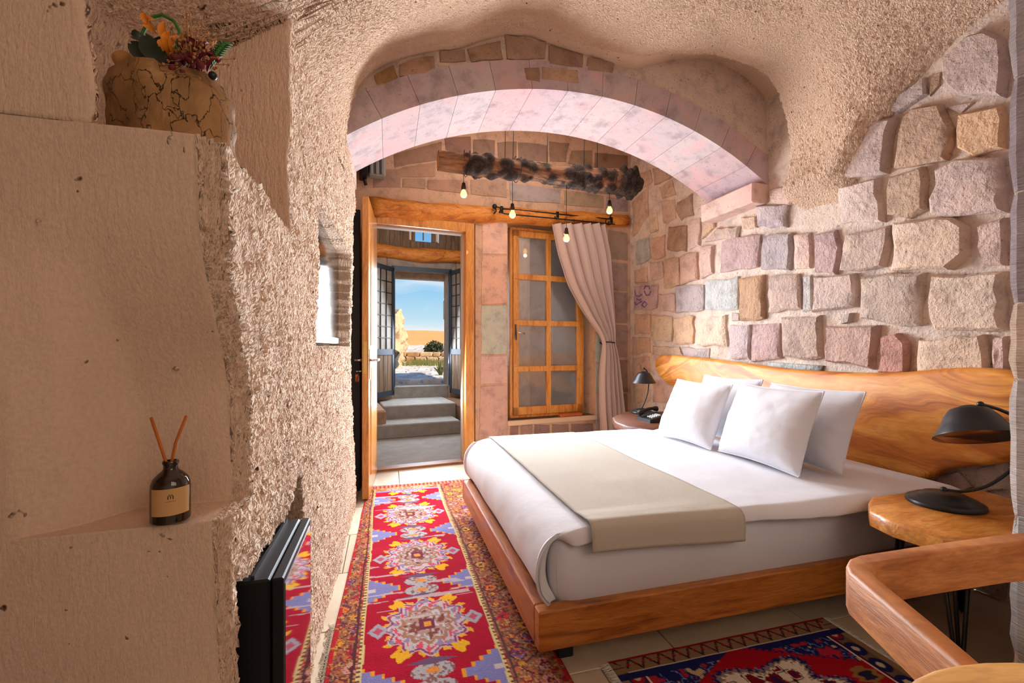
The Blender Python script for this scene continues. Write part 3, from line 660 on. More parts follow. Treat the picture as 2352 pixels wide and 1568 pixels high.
for s0_, s1_ in ((OA0 - .2, OA0 + .03), (OA1 + .03, OA1 + .26)):
    for kz in range(5): obj('stone', M().box(s0_ + .008 * ((kz * 7) % 3), s1_ + .008 * ((kz * 5) % 3) - .01, BO2 + .301, BO2 + .50, .50 + kz * .34, .50 + kz * .34 + .33, B, .02), m_stone_s, wo_, True, color=(206, 186, 162), auto=30)
# plank partition above with the small transom window
pk = thing('wall_plank', None, None, B(.7, BO2, LOGZ), TB, kind='structure')
x = -.15
while x < 1.6:
    x1 = min(x + .145, 1.62)
    if x1 < TA0 - .02 or x > TA1 + .02: obj('plank', M().box(x, x1 - .002, BO2, BO2 + .03, LOGZ - .16, 3.38, B, .003), m_plank, pk, False)
    else:
        obj('plank', M().box(x, x1 - .002, BO2, BO2 + .03, LOGZ - .16, TZ0 - .02, B, .003), m_plank, pk, False)
        obj('plank', M().box(x, x1 - .002, BO2, BO2 + .03, TZ1 + .04, 3.38, B, .003), m_plank, pk, False)
    x += .145
w2 = thing('window_2', None, None, B((TA0 + TA1) / 2, BO2, TZ0), TB, kind='structure')
m_cream = simple('cream_paint', (226, 208, 180), .6)
tw = M().box(TA0 - .09, TA0 - .06, BO2 - .05, BO2 + .06, TZ0 - .02, TZ1 + .05, B).box(TA1 + .06, TA1 + .09, BO2 - .05, BO2 + .06, TZ0 - .02, TZ1 + .05, B)
obj('window_frame', tw, m_cream, w2, False)
obj('sash', M().box(TA0 - .05, TA0, BO2 - .02, BO2 + .02, TZ0 - .02, TZ1 + .05, B).box(TA1, TA1 + .05, BO2 - .02, BO2 + .02, TZ0 - .02, TZ1 + .05, B).box((TA0 + TA1) / 2 - .008, (TA0 + TA1) / 2 + .008, BO2 - .01, BO2 + .01, TZ0, TZ1 + .05, B), m_plank, w2, False)
# log lintel in corridor
lg = M(); pts = []; rr = []
za = pb(870, 573, BO2 - .1)[1]
for i in range(15):
    t = i / 14; a = -.1 + 1.7 * t; pts.append(B(a, BO2 - .05 + .02 * math.sin(5 * t), za - .02 * t + .012 * math.sin(9 * t))); rr.append(.10 + .008 * math.sin(13 * t))
obj('log_lintel', lg.tube(pts, rr, 14), m_beam, None, True, label='dark orange round log lying over the far outer doorway', cat='beam')
# steps
m_conc = simple('worn_concrete', (148, 146, 142), .75, bmp=(14, .006), var=.15)
stp = [(pz(965, 1003, 0), .0, .168), (pz(965, 958, .168), .168, .336), (pz(965, 913, .336), .336, .515)]
def bofs(vu, z=None):
    X, Y, _ = R(vu[0], vu[1], 0); dx, dy = X - BO[0], Y - BO[1]; return (dx * CB + dy * SB, -dx * SB + dy * CB)
bs = [bofs(s_[0])[1] for s_ in stp]
lab = ['lowest grey concrete step up through the doorway', 'middle grey concrete step up through the doorway', 'topmost concrete riser at the outer door threshold']
stA = [(-.14, 1.17), (.1, 1.20), (OA0 - .02, OA1 + .02)]
stA[0] = (pb(868, 1000, bs[0])[0] - .1, pb(1058, 990, bs[0])[0]); stA[1] = (pb(880, 950, bs[1])[0], pb(1048, 940, bs[1])[0]); stA[2] = (OA0 - .0, OA1 + .0)
stair = thing('staircase', 'three grey concrete steps leading up from the doorway to the outer door', 'stairs', B(.6, bs[0], 0), TB)
for k in range(3):
    b1 = bs[k + 1] + .02 if k < 2 else BO2 + .32
    obj('step', M().box(stA[k][0], stA[k][1], bs[k], b1, 0, stp[k][2], B, .012), m_conc, stair, True, auto=30)
obj('floor_corridor', M().box(-.5, 1.6, .0, bs[0] + .05, -.05, .004, B), m_conc, None, False, kind='structure')
# landing beside upper steps
obj('stone', M().box(-.5, stA[1][0], bs[0] + .1, BO2, 0, .33, B, .02), m_stone_s, wo_, True, color=(170, 140, 116), auto=30)
obj('stone', M().box(stA[1][1], 1.62, bs[0] + .1, BO2, 0, .33, B, .02), m_stone_s, wo_, True, color=(120, 90, 70), auto=30)
# outer iron doors
d2 = thing('door_2', None, None, B((OA0 + OA1) / 2, BO2, .515), TB, kind='structure')
obj('door_frame', M().box(OA0 - .035, OA0 + .01, BO2 - .05, BO2 + .02, .515, OZ + .03, B).box(OA1 - .01, OA1 + .035, BO2 - .05, BO2 + .02, .515, OZ + .03, B).box(OA0 - .035, OA1 + .035, BO2 - .05, BO2 + .02, OZ - .03, OZ + .03, B), m_ironblue, d2, False)
m_glass_d = simple('dusty_glass', (150, 142, 134), .5, 0, spec=.4, var=.2)
def iron_leaf(hx, fx, fy):
    # hinge (hx,BO2-.05) to free end (fx,fy)
    h = Vector((hx, BO2 - .05)); f = Vector((fx, fy)); d = (f - h); L = d.length; d /= L; nn = Vector((-d.y, d.x))
    T = lambda x, y, z: B(h.x + d.x * x + nn.x * y, h.y + d.y * x + nn.y * y, z)
    z0, z1 = .40, OZ - .0; t = .02
    fr = M().box(0, .045, -t, t, z0, z1, T).box(L - .045, L, -t, t, z0, z1, T).box(0, L, -t, t, z0, z0 + .07, T).box(0, L, -t, t, z1 - .06, z1, T).box(0, L, -t, t, z0 + .58, z0 + .66, T)
    lf = obj('door_leaf', fr, m_ironblue, d2, False)
    obj('pane', M().box(.045, L - .045, -.004, .004, z0 + .66, z1 - .06, T), m_glass_d, lf, False)
    g = M()
    for k in range(1, 3): g.tube([T(.045 + (L - .09) * k / 3, s_ * .014, z) for z in (z0 + .66, z1 - .06)], .006, 6) if False else g.box(.045 + (L - .09) * k / 3 - .005, .045 + (L - .09) * k / 3 + .005, -.016, .016, z0 + .66, z1 - .06, T)
    for k in range(1, 7): zz = z0 + .66 + (z1 - .72 - z0) * k / 7; g.box(.045, L - .045, -.014, .014, zz - .005, zz + .005, T)
    obj('grille', g, m_black, lf, False)
    for k in range(4):
        x0 = .045 + (L - .09) * k / 4; obj('plank', M().box(x0 + .002, x0 + (L - .09) / 4 - .002, -.012, .012, z0 + .07, z0 + .58, T, .003), m_plank, lf, False)
iron_leaf(OA0 - .02, OA0 - .34, BO2 - .42)
iron_leaf(OA1 + .02, OA1 + .13, BO2 - .52)

# ================================================================== OUTSIDE
def gnoise_ground():
    a = np.linspace(-14, 16, 220); b = np.r_[np.linspace(2.88, 10, 160), np.linspace(10.2, 30, 120)]; A, Bb = np.meshgrid(a, b)
    z = .505 + .012 * fbm(A * 5, Bb * 5, 41) + .12 * sstep(9, 16, Bb)
    bigmesh('ground', BA(A, Bb, z).reshape(-1, 3), gridfaces(*A.shape), stone_mat('pale_cobbles', False, (220, 218, 216), .03, 9), kind='structure')
gnoise_ground()
# cobbles near the threshold
cob = thing('cobbled_path', 'pale grey cobbled yard just outside the outer door', 'path', B(.9, 5, .5), TB)
rc = random.Random(5); kk = 0
for i in range(20):
    for j in range(10):
        b0 = 3.0 + i * .24 + rc.uniform(-.02, .02); a0 = -.6 + j * .32 + (i % 2) * .15
        w_, h_ = rc.uniform(.24, .30), rc.uniform(.18, .22)
        P = [(a0, b0), (a0 + w_, b0 + rc.uniform(-.03, .03)), (a0 + w_, b0 + h_), (a0, b0 + h_ + rc.uniform(-.03, .02))]
        g = rc.randint(186, 222)
        obj('cobble', M().slab(P, .49, .545 + rc.uniform(0, .02), B, .015), m_stone_s, cob, False, color=(g, g - 3, g - 6))
m_dry = simple('dry_earth', (226, 160, 92), .95, bmp=(3, .05), var=.25)
def hills():
    X, Y = np.meshgrid(np.linspace(-90, 60, 240), np.linspace(32, 260, 120))
    z = 1.0 + 6.5 * sstep(32, 200, Y) + .8 * fbm(X / 12, Y / 26, 51, 4) * sstep(35, 80, Y) - 1.2 * (1 - sstep(30, 60, Y)) * 0
    bigmesh('hills', np.stack([X, Y, z], -1).reshape(-1, 3), gridfaces(*X.shape), m_dry, kind='structure')
hills()
def rocks():
    X, Y = np.meshgrid(np.linspace(-12, 10, 260), np.linspace(17, 30, 110))
    z = .55 + (.42 + .25 * fbm(X * .5, Y * .5, 63)) * sstep(17, 22, Y) + .25 * np.abs(fbm(X * 1.6, Y * 1.6, 61, 4)) * sstep(17, 19, Y)
    bigmesh('rocky_outcrop', np.stack([X, Y, z], -1).reshape(-1, 3), gridfaces(*X.shape), stone_mat('grey_rock', False, (206, 198, 190), .05, 3), kind='thing', label='band of pale grey rocks beyond the low garden wall', cat='rocks')
rocks()
# low dry-stone wall
lw = thing('low_garden_wall', 'low brown dry stone wall crossing the yard outside', 'wall', (-2.6, 15, .62), 0)
rl = random.Random(9)
for row in range(2):
    x = -5.2
    while x < 0:
        w_ = rl.uniform(.22, .45); y = 14.6 + .0 * x
        obj('stone', M().box(x, x + w_ - .03, y, y + .3, .60 + row * .16, .60 + row * .16 + .15, ident, .03), m_stone_s, lw, False, color=rl.choice([(176, 140, 100), (196, 164, 124), (160, 128, 96), (206, 178, 140)]))
        x += w_
# rock cliff at left
def cliff():
    s = np.linspace(0, 1, 90); z = np.linspace(.45, 1, 120)
    top = 2.05
    S, Zt = np.meshgrid(s, np.linspace(0, 1, 100))
    # vertical face running away from the door's left, edge seen at px 938
    Y = 10.6 + 7.5 * S; X = -.231 * Y - .30 + .25 * S; X = np.where(S > .9, X - (S - .9) * 20, X)
    zz = .45 + Zt * (1.45 + .55 * S + .15 * np.sin(S * 9)) 
    d = .14 * fbm(S * 7, Zt * 6, 71, 4); X = X + d - .28 * Zt ** 3; Y = Y + d
    bigmesh('rock_cliff', np.stack([X, Y, zz], -1).reshape(-1, 3), gridfaces(*S.shape), stone_mat('warm_rock', False, (236, 200, 156), .06, 5), kind='thing', label='tall warm beige rock face at the left edge of the outdoor view', cat='rock')
cliff()
m_leaf = simple('leaf_green', (58, 66, 36), .7, var=.4)
m_leaf2 = simple('grass_green', (120, 124, 66), .7, var=.3)
def leafblob(c, r, n, sz, rs_, up=1.0):
    m = M()
    for _ in range(n):
        d = Vector((rs_.gauss(0, 1), rs_.gauss(0, 1), rs_.gauss(0, 1))).normalized() * r * rs_.uniform(.5, 1); p = Vector(c) + Vector((d.x, d.y, d.z * up))
        a = Vector((rs_.gauss(0, 1), rs_.gauss(0, 1), rs_.gauss(0, 1))).normalized() * sz; b_ = a.cross(Vector((rs_.gauss(0, 1), rs_.gauss(0, 1), 1))).normalized() * sz * .4
        m.add([p - a, p + b_, p + a, p - b_], [(0, 1, 2, 3)])
    return m
rv = random.Random(2)
bu = thing('bush', 'round dark green bush among the pale rocks outside', 'bush', (-2.95, 17.0, .65), 0)
obj('foliage', leafblob((-2.95, 17.0, 1.0), .38, 900, .07, rv, .8), m_leaf, bu, False, kind='stuff')
obj('stem', M().tube([(-2.95, 17, .6), (-2.95, 17, 1.0)], .04, 6), m_plank, bu)
gt = M()
for _ in range(900):
    x = rv.uniform(-3.1, -.8); y = rv.uniform(12.5, 14.4); h = rv.uniform(.05, .16); gt.add([(x, y, .55), (x + .03, y, .55), (x + rv.uniform(-.05, .05), y, .55 + h + .05)], [(0, 1, 2)])
obj('grass', gt, m_leaf2, None, False, label='sparse dry grass in front of the low garden wall outside', cat='grass', kind='stuff')
gt = M()
cxy = (-1.33, 8.4)
for k in range(16):
    a = rv.uniform(0, 2 * PI); l = rv.uniform(.08, .16); x, y = cxy; p = Vector((x, y, .53)); q = p + Vector((math.cos(a) * l, math.sin(a) * l, rv.uniform(.15, .3))); s_ = Vector((-math.sin(a), math.cos(a), 0)) * .02
    gt.add([p - s_, p + s_, (p + q) / 2 + s_ * 1.2 + Vector((0, 0, .05)), q, (p + q) / 2 - s_ * 1.2 + Vector((0, 0, .05))], [(0, 1, 2, 3, 4)])
obj('weed', gt, m_leaf2, None, False, label='bright green tuft of weed by the right edge of the outer door', cat='plant')

# ================================================================== INNER DOOR
m_jamb = m_frame
d1 = thing('door_1', None, None, B(.4, 0, 0), TB, kind='structure')
z_ = DZ
obj('door_frame', M().box(DA1, DA1 + .085, -.02, .14, 0, z_ + .085, B, .004).box(DA0 - .06, DA0, -.02, .14, 0, z_ + .085, B, .004).box(DA0, DA1, -.02, .14, z_, z_ + .085, B, .004), m_frame, d1, True, auto=30)
obj('frame_seal', M().box(DA1 - .012, DA1, .05, .12, 0, z_, B).box(DA0, DA1, .05, .12, z_ - .012, z_, B), simple('grey_seal', (190, 184, 176), .6), d1, False)
obj('threshold', M().box(DA0, DA1, 0, .12, 0, .022, B, .004), wood('threshold_wood', [(120, 70, 34), (164, 108, 60), (140, 86, 46)], (.4, 3, 3)), d1, True, auto=30)
# open leaf: hinge at left end, free end towards the camera
he = pz(866, 1085, 0); fe = pz(847, 1150, 0)
hB = Vector(R(*he, 0)[:2]); fB = Vector(R(*fe, 0)[:2]); dd = (fB - hB); LL = dd.length; dd /= LL; nn2 = Vector((dd.y, -dd.x))
if nn2.x < 0: nn2 = -nn2
def TD(x, y, z): return (hB.x + dd.x * x + nn2.x * y, hB.y + dd.y * x + nn2.y * y, z)
lf = obj('door_leaf', M().box(0, LL, -.046, 0, .012, 2.165, TD, .003), m_frame, d1, True, auto=30)
for z0, z1 in ((.15, .95), (1.1, 2.0)): obj('panel', M().box(.11, LL - .11, -.054, .008, z0, z1, TD, .008), m_frame, lf, True, auto=30)
zl = HC - (842 - CY) / F * (hB.y + fB.y) / 2 * .93
obj('lock_plate', M().box(LL - .001, LL + .0025, -.036, -.012, .905, 1.135, TD, .0008), m_brass, lf, False)
obj('escutcheon', M().box(LL - .075, LL - .035, .0, .006, .86, 1.08, TD, .002), m_brass, lf, True)
hd = M(); hz = pz(848, 836, 0)
zh = 1.0
hd.tube([TD(LL - .055, 0, zh), TD(LL - .055, .05, zh)], .009, 10); hd.tube([TD(LL - .055, .05, zh), TD(LL - .085, .055, zh), TD(LL - .17, .055, zh)], .009, 10)
hd.tube([TD(LL - .055, -.046, zh), TD(LL - .055, -.096, zh)], .009, 10); hd.tube([TD(LL - .055, -.096, zh), TD(LL - .085, -.10, zh), TD(LL - .17, -.10, zh)], .009, 10)
obj('door_handle', hd, m_chrome, lf)
ky = M().tube([TD(LL - .055, -.05, .92), TD(LL - .055, -.075, .92)], .006, 8).lathe([(.002, -.004), (.012, -.003), (.012, .003), (.002, .004)], TD(LL - .055, -.085, .92), 12)
obj('key', ky, m_chrome, lf)
obj('key_tag', M().box(LL - .062, LL - .048, -.10, -.072, .845, .90, TD, .006), simple('copper_tag', (196, 120, 84), .35, .8), lf, True)

bp_ = pv(806, 1100, -.42)
obj('gap_shade_panel', M().box(-.49, -.20, 3.60, 3.63, .0, 2.14, R, .004), simple('gap_shade_black', (20, 20, 22), .6), None, True, label='tall black panel added as the shade of the gap behind the open wooden door', cat='panel', auto=30)  # black sheet added in place of the shadow behind the open door
# ================================================================== WINDOW in the far wall
BW = .12
w1 = thing('window_1', None, None, B((WA0 + WA1) / 2, BW, WZ0), TB, kind='structure')
a0, zt0 = pb(1170, 527, BW); a1 = pb(1337, 955, BW)[0]; a0 -= .01; z0 = WZ0 + .005; z1 = pb(1170, 522, BW)[1]
fw = .055
obj('window_frame', M().box(a0, a0 + fw * .6, BW - .035, BW + .04, z0, z1, B, .004).box(a1 - fw * .5, a1, BW - .035, BW + .04, z0, z1, B, .004).box(a0, a1, BW - .035, BW + .04, z1 - fw * .6, z1, B, .004).box(a0, a1, BW - .035, BW + .04, z0, z0 + .03, B, .004), m_frame, w1, True, auto=30)
i0, i1, j0, j1 = a0 + fw * .6, a1 - fw * .5, z0 + .03, z1 - fw * .6
st_ = .062; sash = M().box(i0, i0 + st_, BW - .05, BW, j0, j1, B, .004).box(i1 - st_, i1, BW - .05, BW, j0, j1, B, .004).box(i0, i1, BW - .05, BW, j1 - st_, j1, B, .004).box(i0, i1, BW - .05, BW, j0, j0 + st_ + .02, B, .004)
mid = (i0 + i1) / 2; sash.box(mid - .026, mid + .026, BW - .052, BW - .002, j0, j1, B, .004)
rowz = [j0 + (j1 - j0) * k / 4 for k in (1, 2, 3)]
for zz in rowz: sash.box(i0, i1, BW - .054, BW - .004, zz - .028, zz + .028, B, .004)
obj('sash', sash, m_frame, w1, True, auto=30)
m_glass, ntg, bgl, outg = newmat('window_glass')
bgl.inputs['Base Color'].default_value = (.75, .78, .8, 1); bgl.inputs['Transmission Weight'].default_value = .85; bgl.inputs['Roughness'].default_value = .04; bgl.inputs['IOR'].default_value = 1.6
zr = [j0 + st_ + .02] + rowz + [j1 - st_]
for k in range(4):
    for x0, x1 in ((i0 + st_, mid - .026), (mid + .026, i1 - st_)):
        obj('pane', M().box(x0 - .004, x1 + .004, BW - .028, BW - .022, zr[k] + (.026 if k else -.004), zr[k + 1] - (.026 if k < 3 else -.004), B), m_glass, w1, False)
hh = M().box(i0 + .012, i0 + .032, BW - .066, BW - .05, 1.16, 1.32, B, .003).tube([B(i0 + .022, BW - .066, 1.24), B(i0 + .022, BW - .10, 1.24), B(i0 + .10, BW - .105, 1.225)], .008, 8)
obj('window_handle', hh, m_chrome, w1)
obj('wooden_box', M().box(pb(1285, 950, .02)[0], pb(1335, 950, .02)[0], -.005, .05, WZ0 + .0005, WZ0 + .03, B, .006), wood('small_block_wood', [(176, 84, 30), (206, 110, 50)], (1, 4, 4)), None, True, label='small flat orange wooden block lying on the window sill', cat='block', auto=30)

# ================================================================== BEAM over door and window
ctl = [(856, 474, .055), (900, 478, .06), (1000, 478, .055), (1100, 484, .052), (1200, 492, .05), (1300, 500, .045), (1400, 506, .042), (1443, 509, .04)]
pts = []; rr = []
for i in range(29):
    px = 850 + (1443 - 850) * i / 28; py = np.interp(px, [850, 1000, 1200, 1443], [476, 487, 496, 507]); a, z = pb(px, py, -.01); pts.append(B(a, .02 + .006 * math.sin(i), z + .005 * math.sin(i * .9))); rr.append(float(np.interp(px, [850, 1100, 1443], [.098, .084, .07])) * (1 + .05 * math.sin(i * 1.7)))
obj('wooden_beam', M().tube(pts, rr, 20), m_beam, None, True, label='long orange rounded log beam over the inner door and window', cat='beam')
obj('trim_2', M().box(-.06, .93, -.012, .02, DZ + .087, DZ + .13, B, .004), simple('plaster_strip', (228, 190, 160), .9, bmp=(30, .004)), None, True, kind='structure')
# ================================================================== RUGS (woven pattern as colour attribute on a fine grid)
m_rug, ntr, br_, or_ = newmat('woven_wool')
atr = nd(ntr, 'ShaderNodeVertexColor', layer_name='weave') if False else nd(ntr, 'ShaderNodeAttribute', attribute_name='weave')
vr_ = coords(ntr, (1, 1, 1)); nw = noise(ntr, vr_, 260, 3); nb = noise(ntr, coords(ntr, (4, 26, 4)), 1, 4)
cc = mixc(ntr, 1, atr.outputs['Color'], ramp(ntr, nw, [(.3, G3(.72)), (.7, G3(1.05))]), 'MULTIPLY')
ntr.links.new(cc, br_.inputs['Base Color']); br_.inputs['Roughness'].default_value = .95; br_.inputs['Specular IOR Level'].default_value = .1
br_.inputs['Sheen Weight'].default_value = 0
bump(ntr, br_, nw, .003)
def paint(C, mask, c, a=1.0):
    c = np.array(lin(c)); k = (mask.astype(float) * a)[..., None]; C[...] = C * (1 - k) + c * k
def hashc(i, j, s=0): return (vn(i * 1.0 + .001, j * 1.0 + .001, s) + 1) / 2
def rug1():
    v0, v1, u0, u1 = -.205, .585, .75, 3.66; st = .0046
    nv, nu = int((v1 - v0) / st), int((u1 - u0) / st); v = np.linspace(v0, v1, nv); u = np.linspace(u0, u1, nu); V, U = np.meshgrid(v, u, indexing='ij')
    x = V + .004 * fbm(V * 6, U * 6, 1); y = U + .004 * fbm(V * 6, U * 6, 2)
    C = np.zeros(V.shape + (3,)); paint(C, x > -9, (156, 102, 68))
    vc = .148; X = x - vc                                            # field half width .232
    # border motifs
    for side, (b0, b1) in enumerate(((-.225, -.085), (.38, .585))):
        t = (x - b0) / (b1 - b0); cy = np.floor(y / .075); fy = (y / .075) - cy - .5; fx = (t - .5) * (b1 - b0) / .075
        k = hashc(cy, 0 * cy + side, 5)
        vine = np.abs(fx - .55 * np.sin(y * 2 * PI / .15)) < .10; paint(C, vine, (96, 40, 44))
        d = np.hypot(fx - .45 * np.sign(np.sin(cy * 2.1 + .4)), fy); th = np.arctan2(fy, fx)
        fl = d < .36 + .08 * np.cos(5 * th + k * 6)
        pal = [(226, 160, 30), (196, 40, 50), (210, 150, 140), (230, 120, 30), (120, 90, 140), (220, 176, 60)]
        for q_, c in enumerate(pal): paint(C, fl & (np.floor(k * 6) == q_), c)
        paint(C, (d < .14), (110, 40, 50)); paint(C, (d > .36) & (d < .46) & (k > .5), (70, 40, 60))
        d2 = np.hypot(fx + .5 * np.sign(np.sin(cy * 2.1 + .4)), fy - .3); paint(C, d2 < .16, (206, 150, 40)); paint(C, (d2 < .26) & (d2 > .18), (150, 50, 46))
        sp_ = vn(x * 130, y * 130, 7 + side); paint(C, sp_ > .66, (206, 150, 90)); paint(C, sp_ < -.66, (120, 40, 50)); sp2 = vn(x * 75, y * 75, 17 + side); bm = ((x >= b0) & (x < b1)); paint(C, bm & (sp2 > .55), (196, 104, 60)); paint(C, bm & (sp2 < -.6), (150, 36, 50)); paint(C, bm & (np.abs(sp2) < .05), (90, 66, 90))
    edge = (x < -.188) | (x > .568); paint(C, edge & (vn(y * 60, x * 0, 3) > -.3), (188, 36, 44)); 
    # guard stripes
    for s_, e_ in ((-.103, -.083), (.378, .398)):
        g = (x > s_) & (x < e_); paint(C, g, (222, 196, 130)); tooth = (np.sin(y * 2 * PI / .022) > .2) & (x > (s_ if s_ < 0 else s_ + .008)) & (x < (s_ + .012 if s_ < 0 else e_)); paint(C, tooth, (110, 60, 60))
    paint(C, (x > -.122) & (x < -.112), (90, 44, 50)); paint(C, (x > .405) & (x < .413), (100, 60, 60))
    fld = (x > -.085) & (x < .38); paint(C, fld, (172, 3, 40)); paint(C, fld, (194, 10, 54), .5 * sstep(-.2, .6, fbm(x * 5, y * 14, 9)))
    per = .606; y0 = 3.009
    Yc = (y - y0) / per; kc = np.round(Yc); dy = (Yc - kc) * per; aX = np.abs(X)
    # stepped blue corners between medallions
    dym = np.abs(((Yc - .5) - np.round(Yc - .5)) * per); stp_ = np.floor(dym / .022) * .022
    for g_, c in ((.150, (240, 160, 40)), (.138, (124, 128, 186))):
        wdt = g_ - stp_ * 1.5; m_ = fld & (.232 - aX < wdt - .012) & (dym < .105 * g_ / .15); paint(C, m_, c, .95)
    paint(C, fld & (.232 - aX < .03) & (dym < .012), (206, 190, 190))
    # medallions
    r = (aX / .178) + (np.abs(dy) / .215); r2 = np.sqrt((aX / .165) ** 2 + (dy / .185) ** 2); th = np.arctan2(dy, X)
    scal = 1 + .09 * np.cos(th * 12); lob = r2 / scal
    m_ = fld & (lob < 1.06); paint(C, m_ & (lob > .92) & (np.sin(th * 24) > -.1), (232, 168, 40)); 
    m_ = fld & (lob < .95); paint(C, m_, (196, 186, 188)); paint(C, m_ & (np.abs(lob - .88) < .035), (150, 60, 100)); paint(C, m_ & (np.abs(lob - .74) < .03) & (np.sin(th * 16) > 0), (214, 60, 90))
    paint(C, fld & (lob < .62) & (np.abs(lob - .57) < .05), (170, 120, 90)); paint(C, fld & (lob < .5), (176, 140, 128)); rr2 = vn(x * 90, y * 60, 14); paint(C, fld & (lob < .5) & (rr2 > .2), (130, 70, 60)); paint(C, fld & (lob < .5) & (rr2 < -.5), (200, 196, 200))
    paint(C, fld & (aX < .03) & (np.abs(dy) < .035), (120, 50, 70)); paint(C, fld & (aX < .014) & (np.abs(dy) < .016), (230, 150, 60))
    rs_ = vn(x * 70, y * 45, 16); paint(C, fld & (lob < .92) & (lob > .62) & (rs_ > .35), (150, 130, 160)); paint(C, fld & (lob < .92) & (lob > .62) & (rs_ < -.55), (216, 80, 100))
    # small side palmettes and pendants
    for sx in (-1, 1):
        d = np.abs(X - sx * .185) / .04 + np.abs(dy) / .05; paint(C, fld & (d < 1), (168, 164, 176)); paint(C, fld & (d < .5), (190, 80, 100))
    for sy in (-1, 1):
        d = np.hypot(X / .075, (dy - sy * .262) / .042); paint(C, fld & (d < 1), (178, 172, 174)); paint(C, fld & (d < 1) & (vn(x * 110, y * 110, 18) > .3), (140, 96, 90)); paint(C, fld & (d < .34), (226, 140, 60))
        d = np.abs(X) / .09 + np.abs(dy - sy * .215) / .02; paint(C, fld & (d < 1), (110, 80, 110))
        for sx in (-1, 1):
            d = np.hypot((X - sx * .105) / .03, (dy - sy * .165) / .028); paint(C, fld & (d < 1 + .3 * np.cos(th * 30)), (238, 176, 30))
    # wear: pale horizontal abrasion
    wr_ = fbm(x * 3, y * 34, 30, 4); band = fbm(x * 2, y * 4, 31); paint(C, fld & (wr_ > .34) & (band > .05), (206, 186, 186), .75)
    top = y > 3.60; paint(C, top, (176, 130, 90)); paint(C, top & (np.sin(x * 2 * PI / .03) > 0), (170, 50, 60)); g2 = (y > 3.53) & (y <= 3.60) & fld; paint(C, g2 & (np.sin(x * 2 * PI / .05) * np.sin(y * 2 * PI / .03) > 0), (206, 150, 80)); paint(C, (y > 3.50) & (y < 3.53) & fld, (140, 130, 176))
    Z = .006 + .002 * fbm(V * 7, U * 7, 33) + .004 * sstep(.5, .8, fbm(V * 1.2 + 2, U * 2.5, 34))
    V1 = np.where(V < -.085, -.085 + (V + .085) * (1 - .45 * sstep(1.4, 3.6, U)), V); V2 = V1 + .008 * fbm(U * 1.6, V * .5, 35); rr = thing('rug', 'long worn red runner rug with grey medallions beside the bed', 'rug', R(.18, 2.2, 0), TH)
    Ca = np.concatenate([C, np.ones(C.shape[:2] + (1,))], -1).reshape(-1, 4)
    o = bigmesh('pile', RA(V2, U, Z).reshape(-1, 3), gridfaces(*V.shape, flip=True), m_rug, kind=None, parent=rr, attr={'weave': Ca}); solid(o, .006)
    fr = M(); rg_ = random.Random(6)
    for k in range(170):
        vv_ = v0 + (v1 - v0) * k / 170; p = R(vv_ + rg_.uniform(-.002, .002), u1, .006); fr.tube([p, R(vv_ + rg_.uniform(-.006, .006), u1 + .02, .004), R(vv_ + rg_.uniform(-.01, .01), u1 + rg_.uniform(.03, .05), .003)], .0012, 4)
    for k in range(160):
        uu_ = 1.0 + .9 * k / 160 + rg_.uniform(-.004, .004); w0 = float(v0 + .008 * fbm(np.array([uu_ * 1.6]), np.array([v0 * .5]), 35)[0]); fr.tube([R(w0 + .002, uu_, .006), R(w0 - .012, uu_ + rg_.uniform(-.012, .012), .003), R(w0 - rg_.uniform(.012, .028), uu_ + rg_.uniform(-.02, .02), .002)], .0011, 4)
    obj('fringe', fr, simple('grey_fringe', (196, 186, 174), .95), rr, kind='stuff')
rug1()
